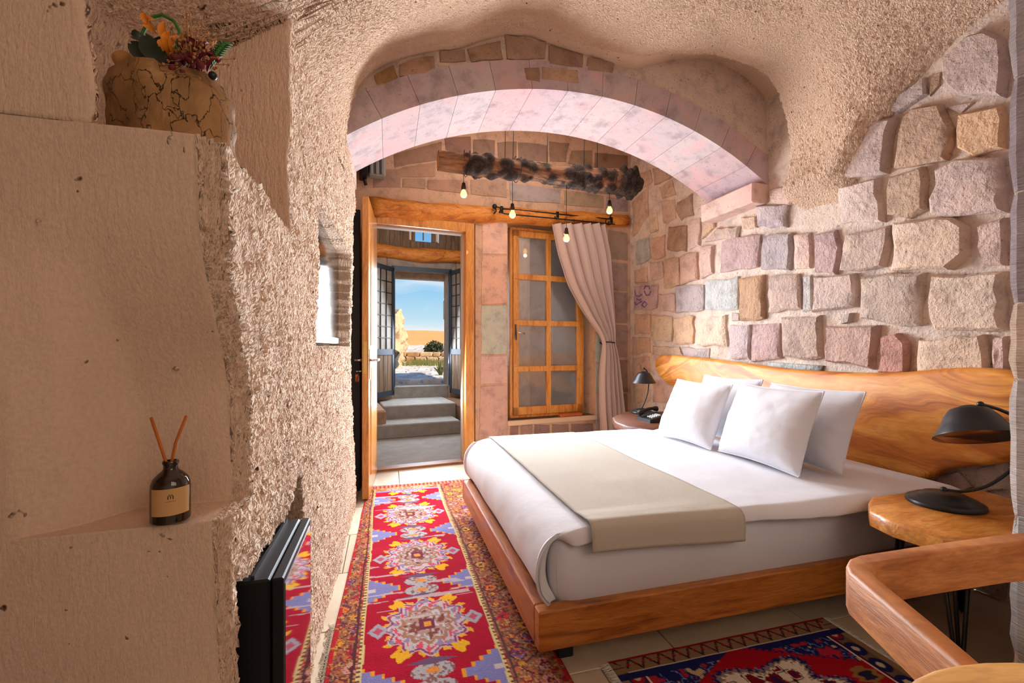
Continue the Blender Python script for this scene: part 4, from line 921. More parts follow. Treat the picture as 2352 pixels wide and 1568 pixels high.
def rug2():
    v0, v1, u0, u1 = .735, 1.69, .83, 1.41; st = .0036
    nv, nu = int((v1 - v0) / st), int((u1 - u0) / st); v = np.linspace(v0, v1, nv); u = np.linspace(u0, u1, nu); V, U = np.meshgrid(v, u, indexing='ij')
    x, y = V, U; xc, yc = (v0 + v1) / 2, (u0 + u1) / 2; yc = 1.12
    C = np.zeros(V.shape + (3,)); paint(C, x > -9, (150, 16, 34))
    dl, dr, dt = x - v0, v1 - x, u1 - y; db = y - u0; e = np.minimum(np.minimum(dl, dr), np.minimum(dt, db))
    navy, tan_, redd, crm = (30, 34, 92), (150, 116, 88), (168, 22, 40), (230, 216, 200)
    X, Y = (x - xc) / .37, (y - yc) / .185
    # field: red, corner spandrels navy with toothed edge
    paint(C, e > .0, (168, 14, 32))
    cs_ = np.abs(X) * .9 + np.abs(Y) * .95 + .03 * np.sign(np.sin((X - Y) * 60)); paint(C, cs_ > 1.22, navy)
    fl = vn(x * 46, y * 46, 3); paint(C, (cs_ > 1.25) & (fl > .45), (180, 40, 60)); paint(C, (cs_ > 1.25) & (fl < -.62), (196, 176, 140)); paint(C, (cs_ > 1.25) & (np.abs(fl) < .07), (120, 130, 190))
    # star medallion
    r = np.hypot(X / .85, Y / 1.2); th = np.arctan2(Y, X); star = .60 + .13 * np.cos(6 * th) + .02 * np.sign(np.sin(th * 60))
    paint(C, r < star + .10, navy); fl2 = vn(x * 120, y * 120, 6); paint(C, (r < star + .10) & (fl2 > .3), (130, 120, 150)); paint(C, r < star + .02, (150, 130, 100)); paint(C, r < star - .02, crm)
    f3 = vn(x * 26 + 5, y * 26, 8); m_ = r < star - .06; paint(C, m_ & (f3 > .12), (120, 14, 30)); paint(C, m_ & (f3 > .5), (48, 30, 80)); paint(C, m_ & (np.abs(f3) < .05), (60, 40, 30)); paint(C, (r < .16), (130, 110, 80)); paint(C, (r < .13), (60, 26, 40)); paint(C, r < .06, (190, 170, 60))
    for sx in (-1, 1):
        d = np.hypot((X - sx * .88) / .13, (Y - .02) / .2) + .15 * np.cos(th * 40); paint(C, d < 1, (150, 110, 60)); paint(C, d < .55, (40, 30, 60)); 
    # border
    bw = .095; B_ = e < bw; paint(C, B_, tan_); paint(C, (e > bw - .006) & (e < bw), crm); paint(C, (e > bw - .018) & (e < bw - .006), (90, 20, 40))
    al = np.where(e == dt, x, y)
    cy = np.floor(al / .085); fa = al / .085 - cy - .5; fe = (e - .058) / .075
    d = np.hypot(fa, fe); k = hashc(cy, cy * 0, 4)
    paint(C, B_ & (e > .028) & (e < bw - .018) & (np.minimum(dl, dr) < bw) & (dt > .05), (118, 92, 74))
    paint(C, B_ & (e > .028) & (e < .085) & (d < .42), (34, 34, 74)); paint(C, B_ & (e > .028) & (e < .085) & (d < .34), redd); paint(C, B_ & (d < .34) & (e > .03) & (k > .5), navy); paint(C, B_ & (d < .16) & (e > .03), (206, 190, 150))
    zig = np.abs(np.mod(al / .03, 2) - 1); dtb = (dt < .062); paint(C, dtb, (150, 118, 88)); paint(C, dtb & (np.abs(dt / .062 - .5 - (zig - .5) * .8) < .12), (60, 34, 40)); paint(C, dtb & (np.abs(dt - .03) < .008) & (zig > .3) & (zig < .6), (160, 30, 44)); paint(C, dt < .008, (170, 20, 36))
    paint(C, (dt > .062) & (dt < .068) & (np.minimum(dl, dr) > .04), crm); paint(C, (dt >= .068) & (dt < bw), (168, 14, 32)); paint(C, (dt >= .068) & (dt < bw) & (cs_ > 1.22), navy)
    Z = .007 + .001 * fbm(V * 20, U * 20, 3)
    rr = thing('rug', 'red and navy patterned rug with cream star medallion under the foreground chair', 'rug', R(xc, 1.12, 0), TH)
    Ca = np.concatenate([C, np.ones(C.shape[:2] + (1,))], -1).reshape(-1, 4)
    o = bigmesh('pile', RA(V, U, Z).reshape(-1, 3), gridfaces(*V.shape, flip=True), m_rug, kind=None, parent=rr, attr={'weave': Ca}); solid(o, .006)
    fr = M(); rg_ = random.Random(6)
    for sx, vv0 in ((-1, v0), (1, v1)):
        for k in range(260):
            uu_ = u0 + (u1 - u0) * k / 260; fr.tube([R(vv0, uu_, .006), R(vv0 + sx * .012, uu_ + rg_.uniform(-.004, .004), .004), R(vv0 + sx * rg_.uniform(.02, .034), uu_ + rg_.uniform(-.008, .008), .003)], .0012, 4)
    obj('fringe', fr, simple('cream_fringe', (214, 208, 196), .95), rr, kind='stuff')
rug2()
# ================================================================== BED
m_white = simple('white_cotton', (222, 222, 228), .85, spec=.2, bmp=(7, .004))
m_sheet = simple('white_sheet', (214, 214, 222), .85, spec=.2, bmp=(6, .004))
m_linen = simple('beige_linen', (190, 181, 168), .9, spec=.15, bmp=(220, .0012))
bed = thing('bed', 'low wooden platform bed with white mattress in front of the stone wall', 'bed', R(1.5, 2.16, 0), TH)
V0, V1, U0, U1 = .476, 2.50, 1.385, 2.945
m_rail_x = wood('rail_wood_v', [(112, 60, 18), (168, 96, 32), (196, 122, 48), (176, 102, 36)], (.35, 3, 3.2), coat=.15)
m_rail_y = wood('rail_wood_u', [(112, 56, 22), (160, 88, 40), (186, 112, 58), (168, 94, 44)], (3, .35, 3.2), coat=.15)
obj('side_rail', M().box(V0, V1, U0, U0 + .05, .098, .232, R, .005), m_rail_x, bed, True, auto=30)
obj('side_rail', M().box(V0, V1, U1 - .05, U1, .098, .232, R, .005), m_rail_x, bed, True, auto=30)
obj('foot_rail', M().box(V0 + .0, V0 + .05, U0 + .051, U1 - .051, .098, .232, R, .005), m_rail_y, bed, True, auto=30)
obj('platform', M().box(V0 + .05, V1, U0 + .05, U1 - .05, .15, .205, R), m_rail_x, bed, False)
for v in (V0 + .10, V1 - .2):
    for u in (U0 + .09, U1 - .12): obj('leg', M().box(v, v + .06, u, u + .06, 0, .15, R, .004), m_black, bed, True, auto=30)
def rbox(v0, v1, u0, u1, z0, z1, r, n=46, bulge=.0, wr=.0, seed=1):
    """soft rounded box surface (top and sides) as one grid"""
    t = np.linspace(-1, 1, n)
    # top sheet unrolled: parameter beyond 1 goes down the sides
    def prof(L, H, r, k):                                            # half profile positions (x, z) for s in 0..1
        fl = L - r; arc = PI / 2 * r; dn = H - r; T = fl + arc + dn; s = np.linspace(0, 1, k) * T
        x = np.where(s < fl, s, np.where(s < fl + arc, fl + r * np.sin(np.clip((s - fl) / r, 0, PI / 2)), L)); z = np.where(s < fl, 0, np.where(s < fl + arc, -r + r * np.cos(np.clip((s - fl) / r, 0, PI / 2)), -r - (s - fl - arc)))
        return x, z
    hx, hz = prof((v1 - v0) / 2, z1 - z0, r, n); hy, hz2 = prof((u1 - u0) / 2, z1 - z0, r, n)
    X = np.r_[-hx[::-1], hx[1:]]; ZX = np.r_[hz[::-1], hz[1:]]; Y = np.r_[-hy[::-1], hy[1:]]; ZY = np.r_[hz2[::-1], hz2[1:]]
    XX, YY = np.meshgrid(X, Y, indexing='ij'); Zx, Zy = np.meshgrid(ZX, ZY, indexing='ij'); Z = np.minimum(Zx, Zy)
    # round vertical corners
    hv, hu = (v1 - v0) / 2, (u1 - u0) / 2; cr_ = r * 1.3
    qx = np.clip(np.abs(XX) - (hv - cr_), 0, None); qy = np.clip(np.abs(YY) - (hu - cr_), 0, None); d = np.hypot(qx, qy); k = np.where(d > cr_, cr_ / np.maximum(d, 1e-6), 1)
    XX = np.sign(XX) * (np.where(qx > 0, hv - cr_ + qx * k, np.abs(XX))); YY = np.sign(YY) * (np.where(qy > 0, hu - cr_ + qy * k, np.abs(YY)))
    H = z1 - z0; b = bulge * np.sin(PI * np.clip(-Z / H, 0, 1))
    XX = XX + np.sign(XX) * b * (np.abs(Zx) > 0); YY = YY + np.sign(YY) * b * (np.abs(Zy) > 0)
    nz = wr * fbm(XX * 3, YY * 3, seed)
    return np.stack([(v0 + v1) / 2 + XX, (u0 + u1) / 2 + YY, z1 + Z + nz * (Z > -r)], -1)
P = rbox(.545, 2.46, 1.425, 2.905, .205, .462, .07, bulge=.018, wr=.004)
bigmesh('mattress', RA(P[..., 0], P[..., 1], P[..., 2]).reshape(-1, 3), gridfaces(*P.shape[:2]), m_sheet, kind=None, parent=bed)
# duvet: over the foot end, lying flat on top, thick soft hem on both sides
def duvet():
    # profile along v (s): from the foot rail up over the edge to the pillows and on to the headboard
    pr = np.array([(.535, .235), (.500, .27), (.486, .33), (.492, .39), (.515, .435), (.56, .468), (.62, .485), (.75, .492), (1.0, .494), (1.4, .494), (1.8, .494), (2.2, .492), (2.40, .488), (2.45, .470)])
    d = np.r_[0, np.cumsum(np.linalg.norm(np.diff(pr, axis=0), axis=1))]; s = np.linspace(0, d[-1], 170); pv_ = np.interp(s, d, pr[:, 0]); pz_ = np.interp(s, d, pr[:, 1])
    ker = np.hanning(9); ker /= ker.sum(); f = lambda a: np.convolve(np.pad(a, 4, 'edge'), ker, 'valid'); pv_, pz_ = f(pv_), f(pz_)
    # across u
    tu = np.r_[np.linspace(0, .09, 16), np.linspace(.1, .9, 60), np.linspace(.91, 1, 16)]
    S, T = np.meshgrid(np.arange(len(s)), tu, indexing='ij'); V = pv_[S]; Z = pz_[S]
    U = np.zeros_like(V)
    lo, hi = 1.408, 2.925
    e = np.minimum(T, 1 - T) / .1                                     # 0 at the hem .. 1 inside
    e = np.clip(e, 0, 1); ang = (1 - e) * PI / 2
    hang = np.interp(V, [.5, .62, .9, 1.3, 1.7, 2.2, 2.45], [.05, .045, .04, .055, .06, .05, .04]) + .012 * fbm(V * 4, T * 0, 77)
    ty = np.clip((T - .1) / .8, 0, 1)
    top = V > .60
    drop = np.sin(ang) * 0 + (1 - np.cos(ang)) * 1.0
    out = np.sin(ang)
    U = lo + ty * (hi - lo)
    sgn = np.where(T < .5, -1, 1)
    kz = sstep(.50, .62, V)
    bul = .030 * sstep(1.2, 1.6, V)
    U = U + sgn * (out * (.022 + bul) * kz)
    Z = Z - drop * hang * kz
    # foot part: narrow towards the hem with rounded vertical corner
    Z = Z + .005 * fbm(V * 2.5, U * 2.5, 78) * kz + .0018 * fbm(V * 11, U * 5, 79) * kz
    # side corners of the foot face roll inwards
    U = U + -sgn * (1 - kz) * .05 * (1 - e) * 1.0
    V = V + (1 - kz) * .04 * (1 - e) ** 2 + (1 - kz) * .008 * fbm(U * 3, Z * 4, 80)
    return np.stack([V, U, Z], -1)
P = duvet()
dv = bigmesh('duvet', RA(P[..., 0], P[..., 1], P[..., 2]).reshape(-1, 3), gridfaces(*P.shape[:2], flip=True), m_white, kind=None, label='smooth white duvet spread over the bed and tucked at the foot', cat='duvet')
solid(dv, .012)
# bed runner
def runner():
    c0, c1 = .655, 1.265
    s = np.linspace(0, 1, 120); tt = np.linspace(0, 1, 40)
    pr = np.array([(1.368, .385), (1.366, .44), (1.370, .478), (1.392, .499), (1.45, .503), (1.8, .504), (2.4, .504), (2.86, .503), (2.94, .495), (2.962, .45), (2.965, .38)])
    d = np.r_[0, np.cumsum(np.linalg.norm(np.diff(pr, axis=0), axis=1))]; ss = np.linspace(0, d[-1], 150); u = np.interp(ss, d, pr[:, 0]); z = np.interp(ss, d, pr[:, 1])
    S, T = np.meshgrid(np.arange(150), tt, indexing='ij'); V = c0 + (c1 - c0) * T; U = u[S].copy(); Z = z[S].copy()
    Z = np.where((S < 20) , Z + (.03 * (1 - T)) * (1 - S / 20.), Z)
    top = (U > 1.42) & (U < 2.9); Z = Z + np.where(top, .005 * fbm(V * 2.5, U * 2.5, 78) + .0018 * fbm(V * 11, U * 5, 79) + .0012 * fbm(V * 9, U * 3, 90), 0)
    U = U + np.where(U < 1.40, -.006 + .005 * np.sin(V * 9), 0)
    return np.stack([V, U, Z], -1)
P = runner()
o = bigmesh('bed_runner', RA(P[..., 0], P[..., 1], P[..., 2]).reshape(-1, 3), gridfaces(*P.shape[:2], flip=True), m_linen, kind=None, label='beige linen runner laid across the foot of the white bed', cat='bed runner')
solid(o, .004, 1)
# pillows
def pillow(name, c, w_, h_, t_, lean, yaw, seed, label, group='white pillows against the headboard', dz=0):
    n = 44; a = np.linspace(-1, 1, n); A, Bq = np.meshgrid(a, a, indexing='ij')
    ex = 1 - .05 * (1 - Bq ** 2) ** 1; ey = 1 - .06 * (1 - A ** 2)
    X = A * w_ / 2 * (1 - .045 * np.cos(Bq * PI / 2)); Y = Bq * h_ / 2 * (1 - .06 * np.cos(A * PI / 2))
    th = ((1 - np.abs(A) ** 2.6) * (1 - np.abs(Bq) ** 2.6)).clip(0) ** .62 * t_ / 2
    wr = .006 * fbm(A * 2.5 + seed, Bq * 2.5, seed) * (th > 0) + .008 * np.abs(fbm(A * 1.2, Bq * 4 + seed, seed + 3)) * np.exp(-((1 - np.abs(A)) / .35) ** 2)
    sag = -.10 * t_ * Bq
    front = np.stack([X, Y, th * (1 - .25 * Bq) + wr * np.sign(th)], -1); back = np.stack([X, Y, -th * (1 - .25 * Bq) * .8], -1)
    def place(P):
        # local x across (u), y up, z thickness towards -v (the foot)
        cl, sl = math.cos(lean), math.sin(lean); x = P[..., 0]; y = P[..., 1] + h_ / 2; z = P[..., 2]
        up = y * cl + z * sl * 1.0; fw = -(y * sl) + z * cl                # fw: towards the foot
        cy, sy = math.cos(yaw), math.sin(yaw)
        u = c[1] + x * cy - fw * sy * 1; v = c[0] - fw * cy + -x * sy
        return RA(v, u, c[2] + up + dz)
    r_ = thing(name, label, 'pillow', R(c[0], c[1], c[2]), TH, group)
    Vf = place(front).reshape(-1, 3); Vb = place(back).reshape(-1, 3); fq = gridfaces(n, n); V = np.concatenate([Vf, Vb]); Fq = np.concatenate([fq, fq[:, ::-1] + n * n])
    bigmesh('pillow_case', V, Fq, m_white, kind=None, parent=r_)
    # seam welt round the edge
    e = [front[i, 0] for i in range(n)] + [front[n - 1, i] for i in range(1, n)] + [front[i, n - 1] for i in range(n - 2, -1, -1)] + [front[0, i] for i in range(n - 2, 0, -1)]
    pe = place(np.array(e)); pts = [Vector(p) for p in pe.tolist()]; pts.append(pts[0])
    obj('piping', M().tube(pts, .0035, 6, False), m_white, r_)
    return r_
pillow('pillow', (1.78, 2.425, .515), .49, .40, .18, .40, .04, 3, 'white pillow standing in front of its row, farther from the camera', dz=-.01)
pillow('pillow', (1.81, 1.885, .515), .53, .41, .19, .36, -.02, 8, 'large white pillow standing in the front row, nearest the camera', dz=-.01)
pillow('pillow', (2.04, 2.46, .512), .50, .41, .16, .36, .03, 13, 'white pillow mostly hidden behind the farther front pillow')
pillow('pillow', (2.01, 1.85, .512), .55, .40, .16, .36, -.03, 18, 'white pillow at the near end of the back row, beside the wooden headboard')
# ================================================================== HEADBOARD (live edge slab)
hb_px = [(1504, 838), (1506, 822), (1516, 815), (1540, 815), (1600, 821), (1650, 827), (1700, 834), (1760, 842), (1800, 847), (1870, 852), (1950, 856), (2020, 856), (2080, 854), (2140, 848), (2200, 844), (2260, 845), (2312, 850), (2380, 880)]
hb_lo = [(2390, 1010), (2330, 1052), (2308, 1060), (2268, 1068), (2220, 1073), (2180, 1077), (2160, 1080), (2140, 1094), (2118, 1106), (2100, 1107), (2085, 1098), (2050, 1092), (1990, 1084), (1940, 1078), (1860, 1040), (1760, 1000), (1660, 975), (1600, 962), (1560, 955), (1534, 945), (1530, 925), (1538, 915), (1556, 905), (1550, 893), (1530, 880), (1515, 865), (1507, 850)]
P = [pv(x, y, 2.46) for x, y in hb_px + hb_lo]
P = [(u, z) for u, z in P]
Pd = []
for i in range(len(P)):
    a, b_ = P[i], P[(i + 1) % len(P)]; Pd.append(a)
    if math.hypot(a[0] - b_[0], a[1] - b_[1]) > .09: Pd.append(((a[0] + b_[0]) / 2, (a[1] + b_[1]) / 2))
def slab_wood():
    m, nt, b, out = newmat('live_edge_walnut')
    v = coords(nt, (1, .5, 1.25)); n0 = noise(nt, v, 1.25, 2, .45, 1.4)
    sp = nd(nt, 'ShaderNodeSeparateXYZ'); nt.links.new(v, sp.inputs[0])
    ph = math_(nt, 'ADD', math_(nt, 'MULTIPLY', sp.outputs['Z'], 5.0), math_(nt, 'MULTIPLY', n0, 7.5))
    cb = nd(nt, 'ShaderNodeCombineXYZ'); nt.links.new(ph, cb.inputs[0]); nt.links.new(sp.outputs['Y'], cb.inputs[1])
    band = noise(nt, cb.outputs[0], 1.6, 4, .62)
    col = ramp(nt, band, [(.28, lin((116, 58, 20))), (.40, lin((190, 108, 36))), (.5, lin((222, 142, 52))), (.6, lin((236, 166, 76))), (.72, lin((208, 122, 44)))])
    # dark growth lines
    cb2 = nd(nt, 'ShaderNodeCombineXYZ'); nt.links.new(math_(nt, 'MULTIPLY', ph, 1.0), cb2.inputs[0])
    ln = noise(nt, cb2.outputs[0], 2.4, 3, .6); line = ramp(nt, ln, [(.34, G3(.85)), (.39, G3(0))]); col = mixc(nt, line, col, lin((70, 32, 12)))
    fine = noise(nt, coords(nt, (60, 4, 90)), 1, 3); col = mixc(nt, 1, col, ramp(nt, fine, [(.35, G3(.88)), (.6, G3(1.04))]), 'MULTIPLY')
    nt.links.new(col, b.inputs['Base Color']); b.inputs['Roughness'].default_value = .5; b.inputs['Coat Weight'].default_value = .12; b.inputs['Coat Roughness'].default_value = .35
    bump(nt, b, fine, .0008)
    return m
m_slab = slab_wood()
hb = obj('headboard', M().prism(Pd, 2.522, 2.452, TR, .022), m_slab, None, True, label='wide live edge walnut slab headboard fixed on the stone wall', cat='headboard', auto=50)
# ================================================================== NIGHTSTANDS
def hairpin(T, p, dirs, h, r=.006):
    """one hairpin leg of two rods meeting low, from the top plate"""
    m = M(); x, y = p
    (ax, ay), (bx, by) = dirs
    foot = (x, y)
    m.tube([T(x + ax, y + ay, h), T(x + ax * .12, y + ay * .12, .02), T(x, y, .006), T(x + bx * .12, y + by * .12, .02), T(x + bx, y + by, h)], r, 8)
    m.tube([T(x + (ax + bx) * .7, y + (ay + by) * .7, h), T(x, y, .01)], r, 8)
    m.slab([(x + ax - .02, y + ay - .02), (x + bx + .02, y + by - .02), (x + bx + .02, y + by + .02), (x + ax - .02, y + ay + .02)], h - .004, h, T) if False else None
    return m
m_ns = wood('nightstand_wood', [(140, 74, 20), (190, 114, 40), (218, 148, 66), (200, 124, 48)], (.5, 1.6, 2), coat=.25)
n1px = [(1995, 1148), (2040, 1140), (2090, 1134)]
ns1 = thing('nightstand', 'live edge wooden bedside table with black hairpin legs beside the stone pillar', 'bedside table', R(2.1, 1.15, 0), TH)
poly = [pz(1994, 1150, .5), pz(1998, 1172, .5), pz(2050, 1196, .5), pz(2110, 1214, .5), pz(2165, 1232, .5), (1.82, .92), (2.35, .90), (2.40, 1.30), (2.2, 1.345), (2.0, 1.352), (1.87, 1.35)]
obj('top', M().slab(poly, .445, .5, R, .012), m_ns, ns1, True, auto=45)
for p, d in (((1.90, 1.30), ((.05, 0), (0, -.05))), ((1.80, 1.02), ((.05, 0), (0, .06))), ((2.28, 1.29), ((-.05, 0), (0, -.05))), ((2.30, .98), ((-.05, 0), (0, .05)))):
    obj('leg', hairpin(R, p, d, .447), m_black, ns1)
m_ns2 = wood('nightstand_dark_wood', [(50, 24, 12), (84, 42, 22), (108, 58, 32), (74, 38, 20)], (.5, 1.6, 2), rough=.5)
ns2 = thing('nightstand', 'dark reddish live edge bedside table behind the bed near the curtain', 'bedside table', R(2.1, 3.3, 0), TH)
ZN = .5
q = [pz(1406, 957, ZN), pz(1412, 968, ZN), pz(1440, 979, ZN), pz(1500, 986, ZN), pz(1530, 990, ZN)]
q2 = [(2.46, 3.02), (2.47, 3.62), (2.30, 3.66), (2.1, 3.70)]
poly2 = [(q[0][0], q[0][1]), (q[1][0], q[1][1]), (q[2][0], q[2][1]), (q[3][0], q[3][1]), (2.2, 3.02)] + q2
obj('top', M().slab(poly2, ZN - .05, ZN, R, .012), m_ns2, ns2, True, auto=45)
obj('apron', M().box(2.0, 2.44, 3.10, 3.55, ZN - .12, ZN - .05, R, .004), m_ns2, ns2, True, auto=30)
for v, u in ((1.99, 3.09), (2.40, 3.09), (1.99, 3.52), (2.40, 3.52)): obj('leg', M().box(v, v + .045, u, u + .045, 0, ZN - .05, R, .004), m_ns2, ns2, True, auto=30)
# phone on the far nightstand
pc = Vector(pz(1497, 966, .5)); print('PHONE', pc); ph = thing('telephone', 'black corded telephone on the far dark bedside table', 'telephone', R(pc.x, pc.y, ZN), TH)
m_plas = simple('black_plastic', (18, 18, 21), .5, spec=.3)
def TP(x, y, z): return R(pc.x + x, pc.y + y, ZN + z)
vs = [TP(x, y, z) for x, y, z in ((-.08, -.10, 0), (.08, -.10, 0), (.08, .10, 0), (-.08, .10, 0), (-.075, -.095, .025), (.075, -.095, .06), (.075, .095, .06), (-.075, .095, .025))]
obj('body', M().add(vs, [(3, 2, 1, 0), (4, 5, 6, 7), (0, 1, 5, 4), (1, 2, 6, 5), (2, 3, 7, 6), (3, 0, 4, 7)]), m_plas, ph, False)
hm = M(); hp = []
for k in range(9): t = k / 8; hp.append(TP(-.085 + .17 * t, .055, .052 + .034 * t + .018 * math.sin(PI * t)))
hm.tube(hp, [.022, .021, .013, .012, .012, .012, .013, .021, .022], 10); obj('handset', hm, m_plas, ph)
m_key = simple('grey_keys', (190, 190, 190), .5)
km = M()
for i in range(4):
    for j in range(3): x, y = -.045 + i * .022, -.075 + j * .026; zz = .028 + (x + .075) * .233; km.box(x, x + .014, y, y + .017, zz, zz + .008, TP)
obj('keypad', km, m_key, ph, False)
# ================================================================== DESK LAMPS
m_lampb = simple('matt_black_lamp', (30, 31, 33), .38, .2)
m_copper = simple('copper_inside', (214, 120, 50), .35, .6)
def desk_lamp(label, base, z, s, arm, shade_c, shade_ax, cord=None):
    L_ = thing('desk_lamp', label, 'lamp', R(base[0], base[1], z), TH)
    bp = [(0.001, 0), (.118, 0), (.122, .006), (.120, .016), (.110, .022), (.098, .025), (.094, .031), (.07, .039), (.066, .044), (.03, .052), (.001, .054)]
    obj('base', M().lathe([(r * s, zz * s) for r, zz in bp], R(base[0], base[1], z), 40), m_lampb, L_, auto=50)
    pts = [Vector(R(*p)) for p in arm]
    # smooth
    P = [np.array(p) for p in pts]; sm = []
    for i in range(len(P) - 1):
        p0, p1, p2, p3 = P[max(i - 1, 0)], P[i], P[i + 1], P[min(i + 2, len(P) - 1)]
        for t in np.linspace(0, 1, 8, endpoint=False): sm.append(.5 * ((2 * p1) + (-p0 + p2) * t + (2 * p0 - 5 * p1 + 4 * p2 - p3) * t * t + (-p0 + 3 * p1 - 3 * p2 + p3) * t ** 3))
    sm.append(P[-1]); obj('arm', M().tube(sm, .0065 * s, 8).sphere(pts[0], .012 * s).sphere(pts[-1], .012 * s), m_lampb, L_)
    ax = Vector(R(*shade_ax)) - Vector(R(0, 0, 0)); ax.normalize(); rot = ax.to_track_quat('Z', 'Y').to_matrix()
    sp_ = [(.012, .128), (.028, .125), (.034, .118), (.060, .112), (.066, .106), (.070, .100), (.084, .080), (.092, .062), (.100, .048), (.104, .040), (.128, .006), (.130, 0)]
    inn = [(.128, 0), (.100, .036), (.080, .075), (.05, .105), (.005, .112)]
    c = Vector(R(*shade_c))
    obj('lamp_shade', M().lathe([(r * s, (zz) * s) for r, zz in sp_], c, 40, rot), m_lampb, L_, auto=50)
    obj('shade_lining', M().lathe([(r * s, (zz) * s) for r, zz in inn], c, 40, rot), m_copper, L_)
    obj('bulb', M().sphere(c + ax * .05 * s, .028 * s), simple('frosted_bulb', (240, 235, 225), .4), L_)
    if cord: obj('power_cord', M().tube([R(*p) for p in cord], .0028, 6), m_black, L_)
bse = pz(2170, 1158, .5)
bse = (2.06, 1.16)
q1 = pz(2170, 1155, .505); bse = q1
sv, su = bse[0] + .16, bse[1] - .10
ZLS = .66
def onpix(px, py, Y): X = (px - CX) / F * Y; return (X * CS + Y * SN, -X * SN + Y * CS, HC - (py - CY) / F * Y)
D = bse[0] * SN + bse[1] * CS
shp = onpix(2238, 1010, D - .02)
top = onpix(2250, 932, D - .02)
desk_lamp('black desk lamp with domed shade on the near bedside table beside the stone pillar', bse, .5, .95,
          [onpix(2168, 1124, D + .01), onpix(2215, 1128, D + .02), onpix(2275, 1112, D + .03), onpix(2335, 1065, D + .03), onpix(2358, 1010, D + .02), onpix(2340, 965, D), onpix(2300, 942, D - .01), onpix(2252, 928, D - .02)],
          onpix(2242, 1004, D - .02), (.22, .36, 1), cord=[onpix(2255, 1166, D - .03), onpix(2285, 1164, D), onpix(2330, 1168, D + .02)])
b2 = (2.14, 3.36)
Dn = b2[0] * SN + b2[1] * CS
b2 = pz(1475, 948, .5)
Dn = b2[0] * SN + b2[1] * CS
if b2[0] > 2.3: b2 = (2.26, 3.42); Dn = b2[0] * SN + b2[1] * CS
kx = lambda px, py, dy=0: onpix(px, py, Dn + dy)
desk_lamp('small looking black desk lamp on the far dark bedside table by the curtain', b2, .5, .82,
          [kx(1471, 942), kx(1480, 925), kx(1488, 900), kx(1490, 870), kx(1486, 852), kx(1479, 846)], kx(1479, 879), (0, 0, 1))
# ================================================================== STUMP WITH DRIED FLOWERS on the carved ledge
m_bark, ntb, bb, ob_ = newmat('cracked_stump_wood')
vv = coords(ntb, (30, 30, 17)); n_ = noise(ntb, vv, .7, 5, .6, .5)
vo = nd(ntb, 'ShaderNodeTexVoronoi', feature='DISTANCE_TO_EDGE'); vo.inputs['Scale'].default_value = 1.0; vj = nd(ntb, 'ShaderNodeVectorMath', operation='ADD'); vjs = nd(ntb, 'ShaderNodeTexNoise'); vjs.inputs['Scale'].default_value = 2.2; vjs.inputs['Detail'].default_value = 4; ntb.links.new(vv, vjs.inputs['Vector']); ntb.links.new(vv, vj.inputs[0]); ntb.links.new(vjs.outputs['Color'], vj.inputs[1]); ntb.links.new(vj.outputs[0], vo.inputs['Vector'])
vd = nd(ntb, 'ShaderNodeVectorMath', operation='ADD'); crk = mixc(ntb, ramp(ntb, noise(ntb, vv, .35, 2), [(.40, G3(0)), (.46, G3(1))]), G3(0), ramp(ntb, vo.outputs['Distance'], [(.0, G3(1)), (.02, G3(0))]))
cb_ = mixc(ntb, crk, ramp(ntb, n_, [(.3, lin((122, 84, 46))), (.55, lin((160, 118, 70))), (.75, lin((184, 144, 94)))]), lin((50, 30, 16)))
ntb.links.new(cb_, bb.inputs['Base Color']); bb.inputs['Roughness'].default_value = .7; bump(ntb, bb, math_(ntb, 'SUBTRACT', n_, math_(ntb, 'MULTIPLY', crk, 1.2)), .006)
sc0 = (-.362, .925)
sroot = thing('wooden_stump', 'cracked brown wooden stump standing on the high carved ledge', 'stump', R(*sc0, HL), TH)
ang = np.linspace(0, 2 * PI, 73)[:-1]; zz_ = np.linspace(0, 1, 30)
def stump_r(a, t): return .088 * (1 + .05 * np.cos(2 * a + .4) + .035 * np.cos(3 * a + 1) + .02 * np.cos(7 * a)) * (1.0 - .03 * t - .015 * np.sin(t * 6)) + .004 * vn(a * 3, t * 6, 9)
A_, T_ = np.meshgrid(ang, zz_, indexing='ij'); Rr = stump_r(A_, T_)
notch = ((np.cos(A_ - 5.6) > .75) & (T_ > .82)); Rr = Rr - .02 * sstep(.75, 1, T_) * (np.cos(A_ + .5) > .55)
Hs = .148 + .012 * np.cos(A_ + .4)
Ps = RA(sc0[0] + Rr * np.cos(A_), sc0[1] + Rr * np.sin(A_), HL + T_ * Hs)
mm = M(); nA, nT = A_.shape
mm.v = [tuple(x) for x in Ps.reshape(-1, 3).tolist()]
for i in range(nA):
    j = (i + 1) % nA
    for k in range(nT - 1): mm.f.append((i * nT + k, j * nT + k, j * nT + k + 1, i * nT + k + 1))
mm.f.append(tuple(i * nT + nT - 1 for i in range(nA))); mm.f.append(tuple(i * nT for i in range(nA))[::-1])
obj('trunk', mm, m_bark, sroot, True, auto=50)
fz = HL + .136
bq = thing('dried_flower_bouquet', 'dried flower arrangement with orange petals and dark leaves on top of the stump', 'flowers', R(*sc0, fz), TH)
m_dleaf = simple('dark_green_leaf', (38, 50, 34), .45, var=.4); m_orp = simple('orange_petal', (236, 140, 20), .5, emit=None); m_beigef = simple('dry_beige', (186, 130, 80), .8); m_wine = simple('wine_red_dry', (110, 30, 34), .7); m_gr = simple('fresh_green', (60, 120, 50), .6); m_wood_p = simple('dry_pod', (190, 140, 80), .7)
rf = random.Random(4)
DS = sc0[0] * SN + sc0[1] * CS
def fp(px, py, dy=0): return Vector(R(*onpix(px, py, DS + dy)))
